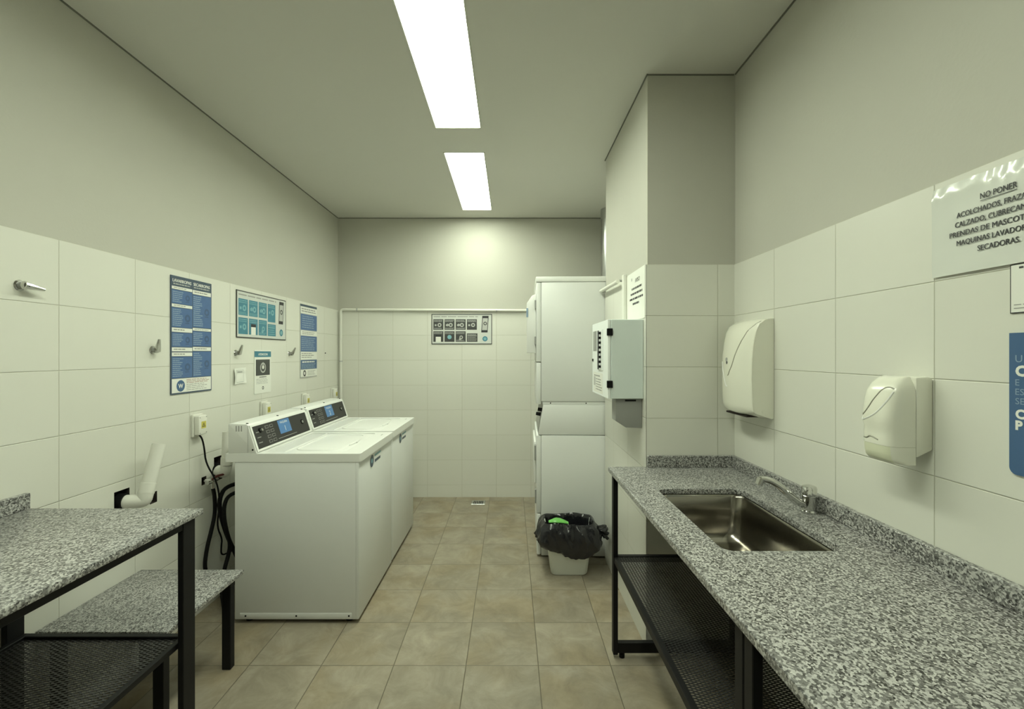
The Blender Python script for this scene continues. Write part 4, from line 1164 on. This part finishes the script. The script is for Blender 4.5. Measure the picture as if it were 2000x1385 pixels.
def hose(name, pts, r, label, m='rubber', cat='hose'):
    mb = MB(); mb.tube(pts, r, m, 10, 2)
    return tag(mb.build(name, None, loc=tuple(pts[0])), label, cat)
hose('power_cable', [(-1.69, 2.462, 0.994), (-1.685, 2.476, 0.975), (-1.69, 2.501, 0.917), (-1.69, 2.514, 0.829), (-1.625, 2.500, 0.742), (-1.625, 2.53, 0.647), (-1.65, 2.562, 0.553), (-1.69, 2.61, 0.437), (-1.69, 2.657, 0.353), (-1.69, 2.647, 0.309), (-1.69, 2.647, 0.258), (-1.69, 2.72, 0.244), (-1.66, 2.85, 0.24)], 0.0045, 'thin black power cable dropping from the power box with the sticker', cat='cable')
hose('water_hose', [(-1.67, 2.544, 0.685), (-1.67, 2.561, 0.615), (-1.67, 2.561, 0.528), (-1.67, 2.531, 0.453), (-1.67, 2.488, 0.357), (-1.67, 2.471, 0.261), (-1.67, 2.52, 0.17), (-1.675, 2.64, 0.08), (-1.675, 2.8, 0.03), (-1.66, 2.95, 0.014)], 0.0105, 'black water hose hanging straight down from the red-handled tap')
hose('water_hose', [(-1.50, 2.78, 0.672), (-1.60, 2.693, 0.675), (-1.64, 2.606, 0.669), (-1.64, 2.56, 0.63), (-1.64, 2.551, 0.575), (-1.64, 2.578, 0.484), (-1.64, 2.629, 0.37), (-1.62, 2.668, 0.264), (-1.60, 2.693, 0.162), (-1.58, 2.72, 0.05)], 0.0115, 'black hose looping widest behind washer 1')
hose('water_hose', [(-1.50, 2.72, 0.632), (-1.57, 2.637, 0.640), (-1.60, 2.57, 0.633), (-1.60, 2.533, 0.595), (-1.60, 2.529, 0.526), (-1.60, 2.556, 0.429), (-1.60, 2.589, 0.352), (-1.60, 2.57, 0.293), (-1.60, 2.533, 0.232), (-1.60, 2.506, 0.137), (-1.58, 2.50, 0.03)], 0.0105, 'black hose in the tighter inner loop behind washer 1')
# tap
t = thing('water_tap', (XL, 2.55, 0.72), 'small brass-grey water tap with a dark red handle behind washer 1', 'tap')
mb = MB(); mb.tube([(XL-0.06, 2.55, 0.722), (-1.66, 2.55, 0.722)], 0.011, 'chrome', 12); mb.tube([(-1.675, 2.50, 0.722), (-1.675, 2.585, 0.722)], 0.012, 'chrome', 12); mb.tube([(-1.67, 2.544, 0.722), (-1.67, 2.544, 0.682)], 0.0125, 'chrome', 12); mb.build('tap_body', t)
mb = MB(); mb.tube([(-1.66, 2.52, 0.735), (-1.645, 2.53, 0.752), (-1.64, 2.59, 0.748)], [0.006, 0.008, 0.006], 'red', 8, 1); mb.build('tap_handle', t)

# standpipes
def standpipe(pts, r, top, label, m='pvc'):
    t = thing('drain_pipe', pts[0], label, 'pipe')
    mb = MB(); mb.tube(pts, r*1.08, m, 20, 2, cap=False); el = mb.build('elbow', t)
    a, b = Vector(pts[-1]), Vector(top); d = (b-a).normalized()
    mb = MB(); mb.tube([a-d*0.002, a+d*0.042, a+d*0.043], [r*1.13, r*1.13, r*1.04], m, 20, cap=False); mb.build('socket', t)
    mb = MB(); mb.keep = True
    mb.tube([a+d*0.02, b], r, m, 20, cap=False); mb.tube([b, a+d*0.03], r*0.88, m, 20, cap=False)
    ring_o = mb.v[20:40]; ring_i = mb.v[40:60]
    mb.add(list(ring_o)+list(ring_i), [(k, (k+1) % 20, 20+(k+1) % 20, 20+k) for k in range(20)], m)
    mb.build('pipe', t)
    c = Vector(pts[0]); e_ = (Vector(pts[1])-c).normalized()
    mb = MB(); mb.tube([c+e_*0.006, c+e_*0.042], r*1.32, 'rubber', 20); mb.build('seal_ring', t)
    return t
standpipe([(XL-0.03, 2.012, 0.778), (XL+0.015, 2.018, 0.777), (-1.668, 2.034, 0.775), (-1.653, 2.044, 0.776), (-1.650, 2.046, 0.795), (-1.649, 2.05, 0.808)], 0.028, (-1.642, 2.118, 1.014), 'slanted white drain pipe coming out of the wall behind the high table')
standpipe([(XL-0.03, 2.665, 0.765), (XL+0.01, 2.655, 0.755), (-1.67, 2.63, 0.745), (-1.64, 2.61, 0.757), (-1.632, 2.605, 0.80)], 0.027, (-1.628, 2.61, 0.99), 'white upright drain pipe half hidden behind washer 1')

# floor drain
t = thing('floor_drain', (-0.31, 4.37, 0), 'small metal floor drain near the back wall', 'drain')
mb = MB(); mb.box(-0.375, -0.245, 4.315, 4.425, 0.0003, 0.004, 'galv', 0.0015, 1); mb.build('drain_frame', t)
mb = MB()
for k in range(6): mb.box(-0.355+0.0165*k, -0.347+0.0165*k, 4.33, 4.41, 0.004, 0.0052, 'rubber')
mb.build('drain_slots', t)

for o in bpy.data.objects:
    if '_o' in o: del o['_o']
